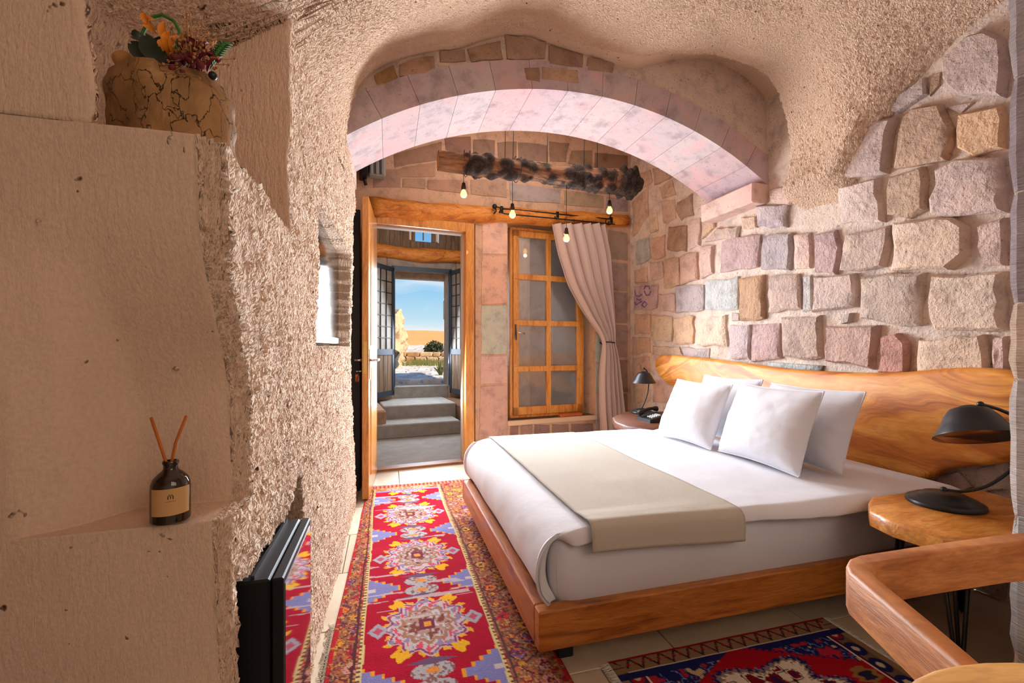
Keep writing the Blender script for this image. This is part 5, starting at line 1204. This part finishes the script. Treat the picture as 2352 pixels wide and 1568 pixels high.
def leaf(m, a, b_, wd, nrm=None, curl=.0):
    a, b_ = Vector(a), Vector(b_); d = b_ - a; side = d.cross(Vector((.15, -1, .1))).normalized()
    n = 7; vs = []
    for k in range(n):
        t = k / (n - 1); w_ = wd * math.sin(PI * (t * .92 + .04)) ** .8; c = a + d * t + Vector((0, -.01 * math.sin(PI * t), curl * t * t))
        vs += [c - side * w_, c + Vector((0, .005, 0)), c + side * w_]
    fs = []
    for k in range(n - 1):
        o_ = 3 * k; fs += [(o_, o_ + 1, o_ + 4, o_ + 3), (o_ + 1, o_ + 2, o_ + 5, o_ + 4)]
    m.add(vs, fs)
for (x0, y0, x1, y1, w_) in ((380, 160, 330, 78, .022), (370, 158, 296, 96, .020), (385, 160, 345, 108, .026), (350, 130, 300, 110, .012), (392, 160, 372, 84, .028), (400, 160, 350, 122, .02), (340, 96, 300, 80, .012), (372, 150, 372, 100, .03)):
    m_ = M(); leaf(m_, fp(x0, y0, rf.uniform(-.03, .02)), fp(x1, y1, rf.uniform(-.04, .03)), w_ * .72); obj('leaf', m_, m_dleaf, bq)
m_ = M(); m_.tube([fp(325, 158, 0), fp(318, 120, 0), fp(328, 75, 0), fp(345, 42, .0), fp(372, 34, 0), fp(400, 48, 0), fp(414, 75, 0), fp(405, 110, 0), fp(396, 150, 0)], .003, 6); obj('stem', m_, m_gr, bq)
for (x0, y0, x1, y1, w_) in ((352, 70, 330, 28, .008), (356, 74, 335, 52, .009), (388, 110, 376, 48, .010), (392, 125, 388, 70, .010), (398, 130, 408, 80, .008), (386, 128, 380, 88, .012), (345, 62, 352, 42, .007)):
    m_ = M(); leaf(m_, fp(x0, y0, -.02), fp(x1, y1, -.03), w_ * .7); obj('petal', m_, m_orp, bq)
m_ = M()
for k in range(150):
    p = fp(445 + rf.gauss(0, 24), 122 + rf.gauss(0, 22), rf.uniform(-.05, .04)); q_ = p + Vector((rf.gauss(0, .012), rf.gauss(0, .012), rf.gauss(.004, .012))); m_.tube([fp(430, 162), (p + fp(430, 150)) / 2, q_], .0007, 4)
    m_.sphere(q_, .0026, 6, 4)
obj('dried_sprigs', m_, m_beigef, bq, kind='stuff')
m_ = M()
for k in range(60):
    p = fp(430 + rf.gauss(0, 30), 140 + rf.gauss(0, 12), rf.uniform(-.06, .02)); m_.sphere(p, rf.uniform(.003, .007), 6, 4)
for k in range(12): p = fp(448 + rf.gauss(0, 14), 132 + rf.gauss(0, 14), -.03); leaf(m_, p, p + Vector((rf.gauss(0, .02), 0, rf.uniform(.005, .03))), .005)
obj('red_berries', m_, m_wine, bq, kind='stuff')
m_ = M()
for k in range(40):
    p = fp(427 + rf.gauss(0, 4), 92 + rf.gauss(0, 8)); a = rf.uniform(0, 2 * PI); leaf(m_, fp(427, 112), fp(427 + 14 * math.cos(a), 90 + 16 * math.sin(a)), .002)
obj('thistle_head', m_, m_wood_p, bq)
m_ = M()
for k in range(9):
    t = k / 8; p = fp(488 + 28 * t, 148 - 36 * t, -.02); leaf(m_, p, p + Vector((.012, 0, .008)), .004); leaf(m_, p, p + Vector((-.010, 0, .010)), .004)
m_.tube([fp(480, 160, -.02), fp(520, 108, -.02)], .0012, 5); obj('green_sprig', m_, m_gr, bq)
m_ = M(); m_.sphere(fp(287, 140), .018, 16, 10, (1, 1, .85)); obj('seed_pod', m_, m_wood_p, bq, label='round tan seed pod')
m_ = M(); m_.sphere(fp(489, 174, -.03), .007, 12, 8); obj('dark_berry', m_, m_lampb, bq)
# ================================================================== REED DIFFUSER in the lower niche
zf = .826
bcx = pz(389, 1196, zf); bcx = (bcx[0], bcx[1] + .004)
df = thing('reed_diffuser', 'small brown glass bottle with two orange reed sticks on the carved niche shelf', 'diffuser', R(*bcx, zf), TH)
m_amber = simple('amber_glass', (44, 24, 8), .08, spec=.9); m_amber.node_tree.nodes['Principled BSDF'].inputs['Transmission Weight'].default_value = .35
s_ = .0265
bot = [(.001, 0), (.9, 0), (.98, .06), (1, .14), (1, 1.95), (.97, 2.25), (.86, 2.55), (.62, 2.82), (.42, 2.98), (.36, 3.1), (.36, 3.3), (.40, 3.36), (.42, 3.48), (.38, 3.55), (.30, 3.55), (.29, 3.2), (.001, 3.15)]
obj('bottle', M().lathe([(r * s_, z * s_) for r, z in bot], R(*bcx, zf), 40), m_amber, df, auto=60)
lb = M(); n = 20; vs = []
aa = math.atan2(-R(*bcx, 0)[1], -R(*bcx, 0)[0])
for k in range(n + 1):
    a = aa - 1.05 + 2.1 * k / n
    for z in (.55, 2.1): p = Vector(R(*bcx, zf)); vs.append((p.x + s_ * 1.015 * math.cos(a), p.y + s_ * 1.015 * math.sin(a), p.z + z * s_))
lb.add(vs, [(2 * k, 2 * k + 2, 2 * k + 3, 2 * k + 1) for k in range(n)])
obj('paper_label', lb, simple('kraft_label', (206, 160, 104), .7), df)
mk = M()
def onlab(x, z): a = aa + x / s_; p = Vector(R(*bcx, zf)); return (p.x + s_ * 1.03 * math.cos(a), p.y + s_ * 1.03 * math.sin(a), p.z + z)
def stroke(pts, r=.0005): mk.tube([onlab(x, z) for x, z in pts], r, 5)
zc_ = 1.62 * s_
stroke([(-.003, zc_ - .003), (-.0032, zc_ + .001), (-.0015, zc_ + .004), (0, zc_ + .0015), (.0015, zc_ + .004), (.0032, zc_ + .001), (.003, zc_ - .003)], .0006); stroke([(0, zc_ + .001), (0, zc_ - .002)], .0006)
for k in range(9): x = -.006 + .0015 * k; stroke([(x, zc_ - .0072), (x + .0004, zc_ - .0058)], .0002)
obj('label_mark', mk, simple('dark_print', (60, 36, 22), .7), df)
pB = Vector(R(*bcx, zf))
def fpp(px, py, dy=0): return Vector(R(*onpix(px, py, pB.y + dy)))
m_reed = simple('orange_reed', (196, 104, 36), .7)
obj('reed', M().tube([fpp(386, 1100), fpp(386, 1076), fpp(366, 1015), fpp(347, 958)], .0022, 8), m_reed, df)
obj('reed', M().tube([fpp(391, 1100), fpp(391, 1076), fpp(404, 1015), fpp(428, 955)], .0022, 8), m_reed, df)
# ================================================================== TV in the wall recess, and minibar
tv = thing('television', 'flat black television set into the carved left wall recess', 'television', R(-.31, 2.22, 1.12), TH)
m_scr = simple('tv_screen', (14, 15, 18), .09, spec=1.0)
obj('screen', M().box(-.270, -.264, 1.79, 2.685, 1.145, 1.612, R), m_scr, tv, False)
obj('casing', M().box(-.315, -.271, 1.775, 2.70, 1.112, 1.618, R, .004), m_plas, tv, True, auto=30)
obj('lower_bezel', M().box(-.271, -.258, 1.775, 2.70, 1.112, 1.146, R, .003), simple('grey_bezel', (110, 112, 116), .3, .6), tv, True, auto=30)
mb = thing('minibar_fridge', 'black minibar cabinet with a mirror glass door set low in the left wall', 'fridge', R(-.4, 1.1, .05), TH)
fu0, fu1, fz1 = .945, 1.262, .657
obj('body', M().box(-.60, -.216, fu0, fu1, .06, fz1, R, .004), m_plas, mb, True, auto=30)
obj('door', M().box(-.213, -.192, fu0, fu1, .06, fz1, R, .003), m_plas, mb, True, auto=30)
m_mir = simple('dark_mirror_glass', (200, 196, 198), .04, 1.0); 
obj('door_glass', M().box(-.1925, -.1905, fu0 + .012, fu1 - .016, .07, fz1 - .016, R), m_mir, mb, False)
for u, v in ((fu0 + .03, -.25), (fu1 - .04, -.25), (fu0 + .03, -.55), (fu1 - .04, -.55)): obj('foot', M().box(v, v + .02, u, u + .02, 0, .062, R), m_black, mb, False)
obj('grip_strip', M().box(-.25, -.244, fu0 + .01, fu1 - .01, fz1, fz1 + .006, R), simple('edge_steel', (52, 52, 56), .45, .4), mb, False)
# ================================================================== HANGING LOG with pendant bulbs
lroot_l = onpix(1006, 368, 3.50); lroot_r = onpix(1468, 424, 3.93)
def lp(t, dz=0): return Vector(R(*[lroot_l[i] * (1 - t) + lroot_r[i] * t for i in range(3)])) + Vector((0, 0, dz))
lgt = thing('hanging_log', 'gnarled dark log hung on thin cords under the far ceiling', 'log', lp(.5), TB)
nseg, nrad = 150, 40; rl2 = np.random.RandomState(5)
lumps = [(rl2.uniform(.10, 1.0), rl2.uniform(0, 2 * PI), rl2.uniform(.03, .08), rl2.uniform(.010, .03)) for _ in range(80)] + [(rl2.uniform(.86, .99), rl2.uniform(0, 2 * PI), .04, .055) for _ in range(30)] + [(rl2.uniform(.68, .80), rl2.uniform(0, 2 * PI), .035, .04) for _ in range(20)] + [(rl2.uniform(.14, .24), rl2.uniform(0, 2 * PI), .04, .03) for _ in range(18)]
d_ = (lp(1) - lp(0)); Lg = d_.length; d_.normalize(); nr_ = d_.cross(Vector((0, 0, 1))).normalized(); up_ = nr_.cross(d_)
vs = []; dk = []
for i in range(nseg + 1):
    t = i / nseg; base = lp(t); r0 = .068 + .008 * math.sin(t * 7 + 1) + .018 * t
    if t > .97: r0 *= math.sqrt(max(.05, 1 - ((t - .97) / .03) ** 2))
    for k in range(nrad):
        a = 2 * PI * k / nrad; r_ = r0 * (1 + .06 * math.sin(3 * a + t * 4)); l_ = 0
        for lt, la, lw_, lh in lumps:
            da = math.atan2(math.sin(a - la), math.cos(a - la)) * .07; q_ = ((t - lt) * Lg) ** 2 + da ** 2; l_ = max(l_, lh * math.exp(-q_ / (lw_ * .7) ** 2))
        r_ += l_; vs.append(base + (nr_ * math.cos(a) + up_ * math.sin(a)) * r_); dk.append(min(1, l_ / .011))
fs = [(i * nrad + k, i * nrad + (k + 1) % nrad, (i + 1) * nrad + (k + 1) % nrad, (i + 1) * nrad + k) for i in range(nseg) for k in range(nrad)]
mlg, ntl, bl_, ol_ = newmat('gnarled_log')
at = nd(ntl, 'ShaderNodeAttribute', attribute_name='burl'); vl = coords(ntl, (1, 1, 1)); nl = noise(ntl, vl, 45, 4, .7); nl2 = noise(ntl, coords(ntl, (6, 40, 40)), 1, 3)
fac = math_(ntl, 'ADD', math_(ntl, 'MULTIPLY', at.outputs['Fac'], .9), math_(ntl, 'SUBTRACT', math_(ntl, 'MULTIPLY', nl, 1.4), .7))
cl_ = mixc(ntl, ramp(ntl, fac, [(.12, G3(0)), (.8, G3(1))]), ramp(ntl, nl2, [(.3, lin((70, 44, 28))), (.6, lin((156, 108, 72)))]), ramp(ntl, nl, [(.42, lin((9, 7, 7))), (.74, lin((84, 54, 38)))]))
ntl.links.new(cl_, bl_.inputs['Base Color']); bl_.inputs['Roughness'].default_value = .85; bump(ntl, bl_, math_(ntl, 'ADD', nl, nl2), .012)
lo = obj('log_body', M().add(vs, fs), mlg, lgt)
at_ = lo.data.attributes.new('burl', 'FLOAT', 'POINT'); at_.data.foreach_set('value', dk)
cap = M(); c0 = lp(0) - d_ * .001; cap.tube([lp(0) - d_ * .004, lp(0) + d_ * .003], .0625, 28); obj('cut_end', cap, simple('cut_wood', (196, 140, 88), .8, var=.15), lgt)
for px, py in ((1148, 365), (1166, 367), (1243, 368), (1330, 385), (1362, 388)):
    t = (px - 1006) / (1468 - 1006); p = lp(t, .05)
    obj('hanging_cord', M().tube([p, p + Vector((.004, 0, .25)), Vector((p.x + .0, p.y, 3.36))], .0028, 6), m_black, lgt)
m_bulb = simple('glowing_bulb', (255, 210, 140), .3, emit=(255, 176, 78), es=5.5); m_fil = simple('filament', (255, 250, 230), .3, emit=(255, 244, 214), es=60)
m_sock = simple('dark_socket', (60, 30, 18), .4, .2)
LM = m_black
bl = [(1065, 402, 446), (1177, 420, 493), (1301, 440, 548), (1400, 440, 484)]
wrp = M()
for k, (px, yt, yb) in enumerate(bl):
    t = (px - 1006) / (1468 - 1006); b0 = lp(t); Yd = b0.y; c = Vector(R(*onpix(px, yb, Yd)))
    names = ['glowing bare bulb on a short black cord, leftmost under the log', 'glowing bare bulb on a black cord in front of the beam between door and window', 'glowing bare bulb on the longest cord in front of the curtain', 'glowing bare bulb hanging near the gnarled right end of the log']
    pd = thing('pendant_light', names[k], 'lamp', c, 0, 'pendant bulbs under the log')
    obj('cord', M().tube([Vector((c.x, c.y, b0.z - .055)), c + Vector((0, 0, .08))], .0026, 6), LM, pd)
    obj('socket', M().lathe([(.004, .094), (.013, .088), (.016, .062), (.019, .058), (.020, .036), (.014, .034)], c, 16), m_sock, pd)
    bm2 = M().lathe([(.012, .036), (.014, .028), (.022, .014), (.026, 0), (.024, -.014), (.015, -.024), (.001, -.028)], c, 16); obj('bulb', bm2, m_bulb, pd)
    BULBS.append(c)
    wr_ = M(); wp = []
    for j in range(19): a = j / 18 * 2 * PI * 1.4 + k; wp.append(lp(t + .012 * (j / 18 - .5) * 3) + (nr_ * math.cos(a) + up_ * math.sin(a)) * .10)
    obj('cord_wrap', wr_.tube(wp, .0028, 5), LM, pd)
# ================================================================== CURTAIN ROD, CURTAIN, AC
br = -.11
rod = thing('curtain_rod', 'double black wrought iron curtain rod in front of the beam', 'curtain rod', B(*[pb(1280, 500, br)[0], br, pb(1280, 500, br)[1]]), TB)
def BP(px, py, b=br): a, z = pb(px, py, b); return B(a, b, z)
obj('rod', M().tube([BP(1146, 487), BP(1162, 491), BP(1300, 504), BP(1412, 515)], .0065, 8), m_black, rod)
obj('rod', M().tube([BP(1140, 475, -.05), BP(1160, 479, -.05), BP(1290, 492, -.05), BP(1402, 503, -.05)], .0065, 8), m_black, rod)
obj('finial', M().sphere(BP(1136, 474, -.08), .024, 14, 10).tube([BP(1136, 474, -.08), BP(1140, 484), BP(1134, 491)], .007, 8), m_black, rod)
fin = []
for k in range(20): a = k / 19 * 2.2 * PI; fin.append(BP(1398 + 9 * math.cos(a) * (1 - k / 40), 508 + 9 * math.sin(a) * (1 - k / 40), -.09))
obj('finial', M().tube(fin, .006, 8).tube([BP(1400, 503, -.05), BP(1404, 490, -.08)], .006, 8), m_black, rod)
for px in (1148, 1275, 1398): py = np.interp(px, [1148, 1398], [484, 508]); obj('bracket', M().tube([BP(px, py + 3, br), BP(px, py, -.02)], .007, 8).box(pb(px, py, 0)[0] - .015, pb(px, py, 0)[0] + .015, -.055, -.045, pb(px, py, 0)[1] - .03, pb(px, py, 0)[1] + .03, B), m_black, rod)
m_curt = simple('taupe_curtain', (206, 184, 176), .85, spec=.15, bmp=(300, .001))
cu = thing('curtain', 'pale taupe curtain hanging from the rod and tied back to the right of the window', 'curtain', BP(1400, 1000), TB)
yy = np.array([516, 585, 655, 720, 765, 788, 812, 860, 930, 1000]); lx = np.array([1268, 1283, 1306, 1343, 1376, 1386, 1383, 1378, 1378, 1382]); rx = np.array([1388, 1402, 1408, 1413, 1415, 1413, 1420, 1428, 1436, 1445])
ny, nx = 150, 180; ys = np.linspace(514, 1010, ny); Lx = np.interp(ys, yy, lx); Rx = np.interp(ys, yy, rx)
ker = np.hanning(13); ker /= ker.sum(); Lx = np.convolve(np.pad(Lx, 6, 'edge'), ker, 'valid'); Rx = np.convolve(np.pad(Rx, 6, 'edge'), ker, 'valid')
G = np.zeros((ny, nx, 3)); 
for i in range(ny):
    amp = np.interp(ys[i], [514, 560, 700, 785, 830, 1010], [.042, .05, .05, .022, .036, .042])
    for j in range(nx):
        t = j / (nx - 1); ph_ = t * 2 * PI * 5.5 + .5 * math.sin(t * 9 + i * .008); px = Lx[i] + (Rx[i] - Lx[i]) * (t + .018 * math.sin(2 * ph_)); b_ = br - .005 + amp * math.sin(ph_) + .006 * math.sin(3.1 * ph_ + 1)
        a, z = pb(px, ys[i], br); G[i, j] = B(a, b_, z)
co = bigmesh('cloth', G.reshape(-1, 3), gridfaces(ny, nx, flip=True), m_curt, kind=None, parent=cu); solid(co, .003, 0)
a, z = pb(1400, 786, br)
tbp = [B(a + .062 * math.cos(t), br + .035 * math.sin(t), z + .004 * math.sin(t * 2)) for t in np.linspace(0, 2 * PI, 25)]
obj('tieback', M().tube(tbp, .006, 8, False), m_black, cu)
obj('tieback_hook', M().tube([B(pb(1384, 792, 0)[0], -.004, pb(1384, 792, 0)[1]), B(pb(1378, 791, -.03)[0], -.03, z)], .006, 6), m_black, cu)
# tabs
tb = M()
for k in range(6):
    px = 1278 + k * 20; py = np.interp(px, [1148, 1412], [487, 515]); a, z = pb(px, py, br); tb.tube([B(a + .001, br + .012 * math.cos(t), z - .006 + .014 * math.sin(t)) for t in np.linspace(0, 2 * PI, 13)], .0022, 5, False)
obj('curtain_rings', tb, m_black, cu, kind='stuff')
# air conditioner up on the left
ac = thing('air_conditioner', 'grey ribbed air conditioner high in the far left corner, partly hidden by the arch', 'air conditioner', B(*[pb(865, 380, -.1)[0], -.1, pb(865, 400, -.1)[1]]), TB)
aL, zL = pb(848, 398, -.12); aR = pb(887, 385, -.12)[0]
m_acg = simple('grey_ribbed_panel', (150, 152, 150), .4)
obj('housing', M().box(aL, aR, -.10, -.004, zL, 3.1, B, .01), m_acg, ac, True, auto=30)
for k in range(3):
    x0 = aL + (aR - aL) * (k + .1) / 3; obj('rib', M().box(x0, x0 + (aR - aL) * .2, -.125, -.10, zL + .005, 3.1, B, .006), m_acg, ac, True, auto=30)
cx0, cz0 = pb(827, 402, -.16); cx1 = pb(846, 402, -.16)[0]
dk_ = thing('wall_speaker', 'small black box speaker under the arch beside the grey air conditioner', 'speaker', B((cx0 + cx1) / 2, -.12, cz0), TB)
obj('speaker_box', M().box(cx0, cx1 - .005, -.2, -.02, cz0, cz0 + .25, B, .008), m_plas, dk_, True, auto=30)
obj('bracket', M().tube([B((cx0 + cx1) / 2, -.1, cz0 + .01), B((cx0 + cx1) / 2 + .02, -.08, cz0 - .05)], .014, 10), m_black, dk_)
# ================================================================== STONE PILLAR at the right
pvx = 2313
pu_, _ = 0.84, 0
kk_ = (pvx - CX) / F; pu1 = .86; pvv = pu1 * (SN + kk_ * CS) / (CS - kk_ * SN)
pil = thing('stone_pillar', 'tall grey tooled stone pillar at the right edge beside the bedside table', 'pillar', R(pvv + .3, pu1 - .3, 0), TH)
obj('core', M().box(pvv + .012, VR, pu1 - .55, pu1 - .01, 0, 3.0, R), m_mortar, pil, False)
Yp = pvv * SN + pu1 * CS
def zat(py): return HC - (py - CY) / F * Yp
def tooled():
    m, nt, b, out = newmat('tooled_stone'); oi = nd(nt, 'ShaderNodeObjectInfo'); v = coords(nt, (1, 1, 1)); n1 = noise(nt, v, 8, 5, .6)
    nt.links.new(mixc(nt, 1, oi.outputs['Color'], ramp(nt, n1, [(.3, G3(.8)), (.7, G3(1.1))]), 'MULTIPLY'), b.inputs['Base Color']); b.inputs['Roughness'].default_value = .95; b.inputs['Specular IOR Level'].default_value = .1
    h = noise(nt, coords(nt, (18, 18, 230), rot=(.35, .25, 0)), 1, 3, .6, .4); bump(nt, b, math_(nt, 'ADD', h, n1), .008); return m
m_tool = tooled()
ed = [3.0, zat(185), zat(445), zat(697), zat(870), zat(1180), zat(1505), .0]; pc_ = [(160, 146, 144), (150, 134, 134), (156, 140, 140), (196, 168, 146), (186, 172, 164), (176, 172, 168), (168, 166, 164)]
rp = random.Random(8)
for k in range(7):
    z1_, z0_ = ed[k] - .003, ed[k + 1] + .003; n = max(3, int((z1_ - z0_) / .05)); vs = []
    off = rp.uniform(-.002, .004)
    ring = lambda z, e: [(pvv + off + e, pu1 - .55), (pvv + off + e, pu1 - .3), (pvv + off + e, pu1 - .02), (pvv + off + .012 + e, pu1), (VR, pu1)]
    fs = []
    for i in range(n + 1):
        z = z0_ + (z1_ - z0_) * i / n; e = .006 if i in (0, n) else rp.uniform(-.002, .002)
        vs += [R(a, b_ - (e if j == 3 or j == 4 else 0) * 1, z) for j, (a, b_) in enumerate(ring(z, e))]
    for i in range(n):
        for j in range(4): fs.append((i * 5 + j, i * 5 + j + 1, i * 5 + 5 + j + 1, i * 5 + 5 + j))
    fs += [tuple(range(5))[::-1], tuple(range(n * 5, n * 5 + 5))]
    obj('stone', M().add(vs, fs), m_tool, pil, False, color=pc_[k])
# ================================================================== ARMCHAIR (bent wooden arm) and TABLE edge, foreground
m_chair = wood('chair_wood', [(132, 72, 30), (178, 106, 52), (204, 132, 74), (188, 114, 58)], (.6, .6, 3), rough=.5)
ch = thing('armchair', 'brown wooden armchair in the right foreground, its bent arm rail in view', 'chair', (1.0, .78, 0), 0)
ZC_ = .70
def xy(px, py, z=ZC_): X, m_ = ray(px, py); Y = (z - HC) / m_; return (X * Y, Y)
o1, o2, o3 = xy(1944, 1284), xy(1958, 1272), xy(1990, 1266)
outer = [xy(2240, 1560), xy(2100, 1440), xy(1950, 1312), xy(1943, 1295), xy(1950, 1281), xy(1975, 1272), xy(2150, 1245), xy(2290, 1226), xy(2380, 1216), xy(2480, 1226)]
inner = [xy(2520, 1252), xy(2400, 1246), xy(2310, 1252), xy(2160, 1272), xy(2040, 1290), xy(2014, 1298), xy(2008, 1310), xy(2020, 1328), xy(2140, 1425), xy(2300, 1560)]
obj('arm_rail', M().slab(outer + inner, ZC_ - .075, ZC_, ident, .006), m_chair, ch, True, auto=40)
obj('leg', M().tube([(.60, .56, ZC_ - .07), (.60, .55, .30), (.60, .54, 0)], [.026, .024, .018], 10), m_chair, ch)
obj('leg', M().tube([(1.15, .94, ZC_ - .07), (1.17, .98, .42), (1.20, 1.02, 0)], [.026, .026, .018], 10), m_chair, ch) if False else None
for x, y in ((1.22, .93), (1.30, .42)): obj('leg', M().tube([(x, y, ZC_ - .02 if x > 1.2 and y > .9 else .42), (x + .01, y, 0)], [.026, .018], 10), m_chair, ch)
sp_px = [(2040, 1600), (2062, 1570), (2092, 1545), (2135, 1526), (2190, 1514), (2250, 1508), (2320, 1507), (2400, 1512)]
ZT = .745
tp = [xy(x, y, ZT) for x, y in sp_px] + [(1.0, .40), (1.1, .15), (.7, .1), (.42, .25), (.38, .36)]
tt = thing('wooden_table', 'round edged golden wooden table top at the bottom right corner', 'table', (.75, .3, 0), 0)
obj('top', M().slab(tp, ZT - .04, ZT, ident, .012), wood('table_wood', [(176, 112, 40), (214, 152, 70), (232, 178, 98), (218, 158, 78)], (.4, 2, 2), coat=.2), tt, True, auto=40)
obj('pedestal', M().tube([(.75, .28, ZT - .04), (.75, .28, .03)], .03, 16).lathe([(.2, 0), (.2, .02), (.03, .035)], (.75, .28, 0), 24), m_black, tt, auto=40)
# ================================================================== PENDANT LIGHT thrown from the bulbs
for k, (c, e) in enumerate(zip(BULBS, SPOT_E)):
    light('bulb_light', 'SPOT', c + Vector((0, -.04, -.01)), e, (1, .90, .80), target=c + Vector((.05, -1.0, -.22)), spot_size=math.radians(165), spot_blend=.5, shadow_soft_size=.05)
for c in BULBS: light('bulb_glow', 'POINT', c + Vector((0, 0, -.05)), .8, (1, .62, .3), shadow_soft_size=.02)
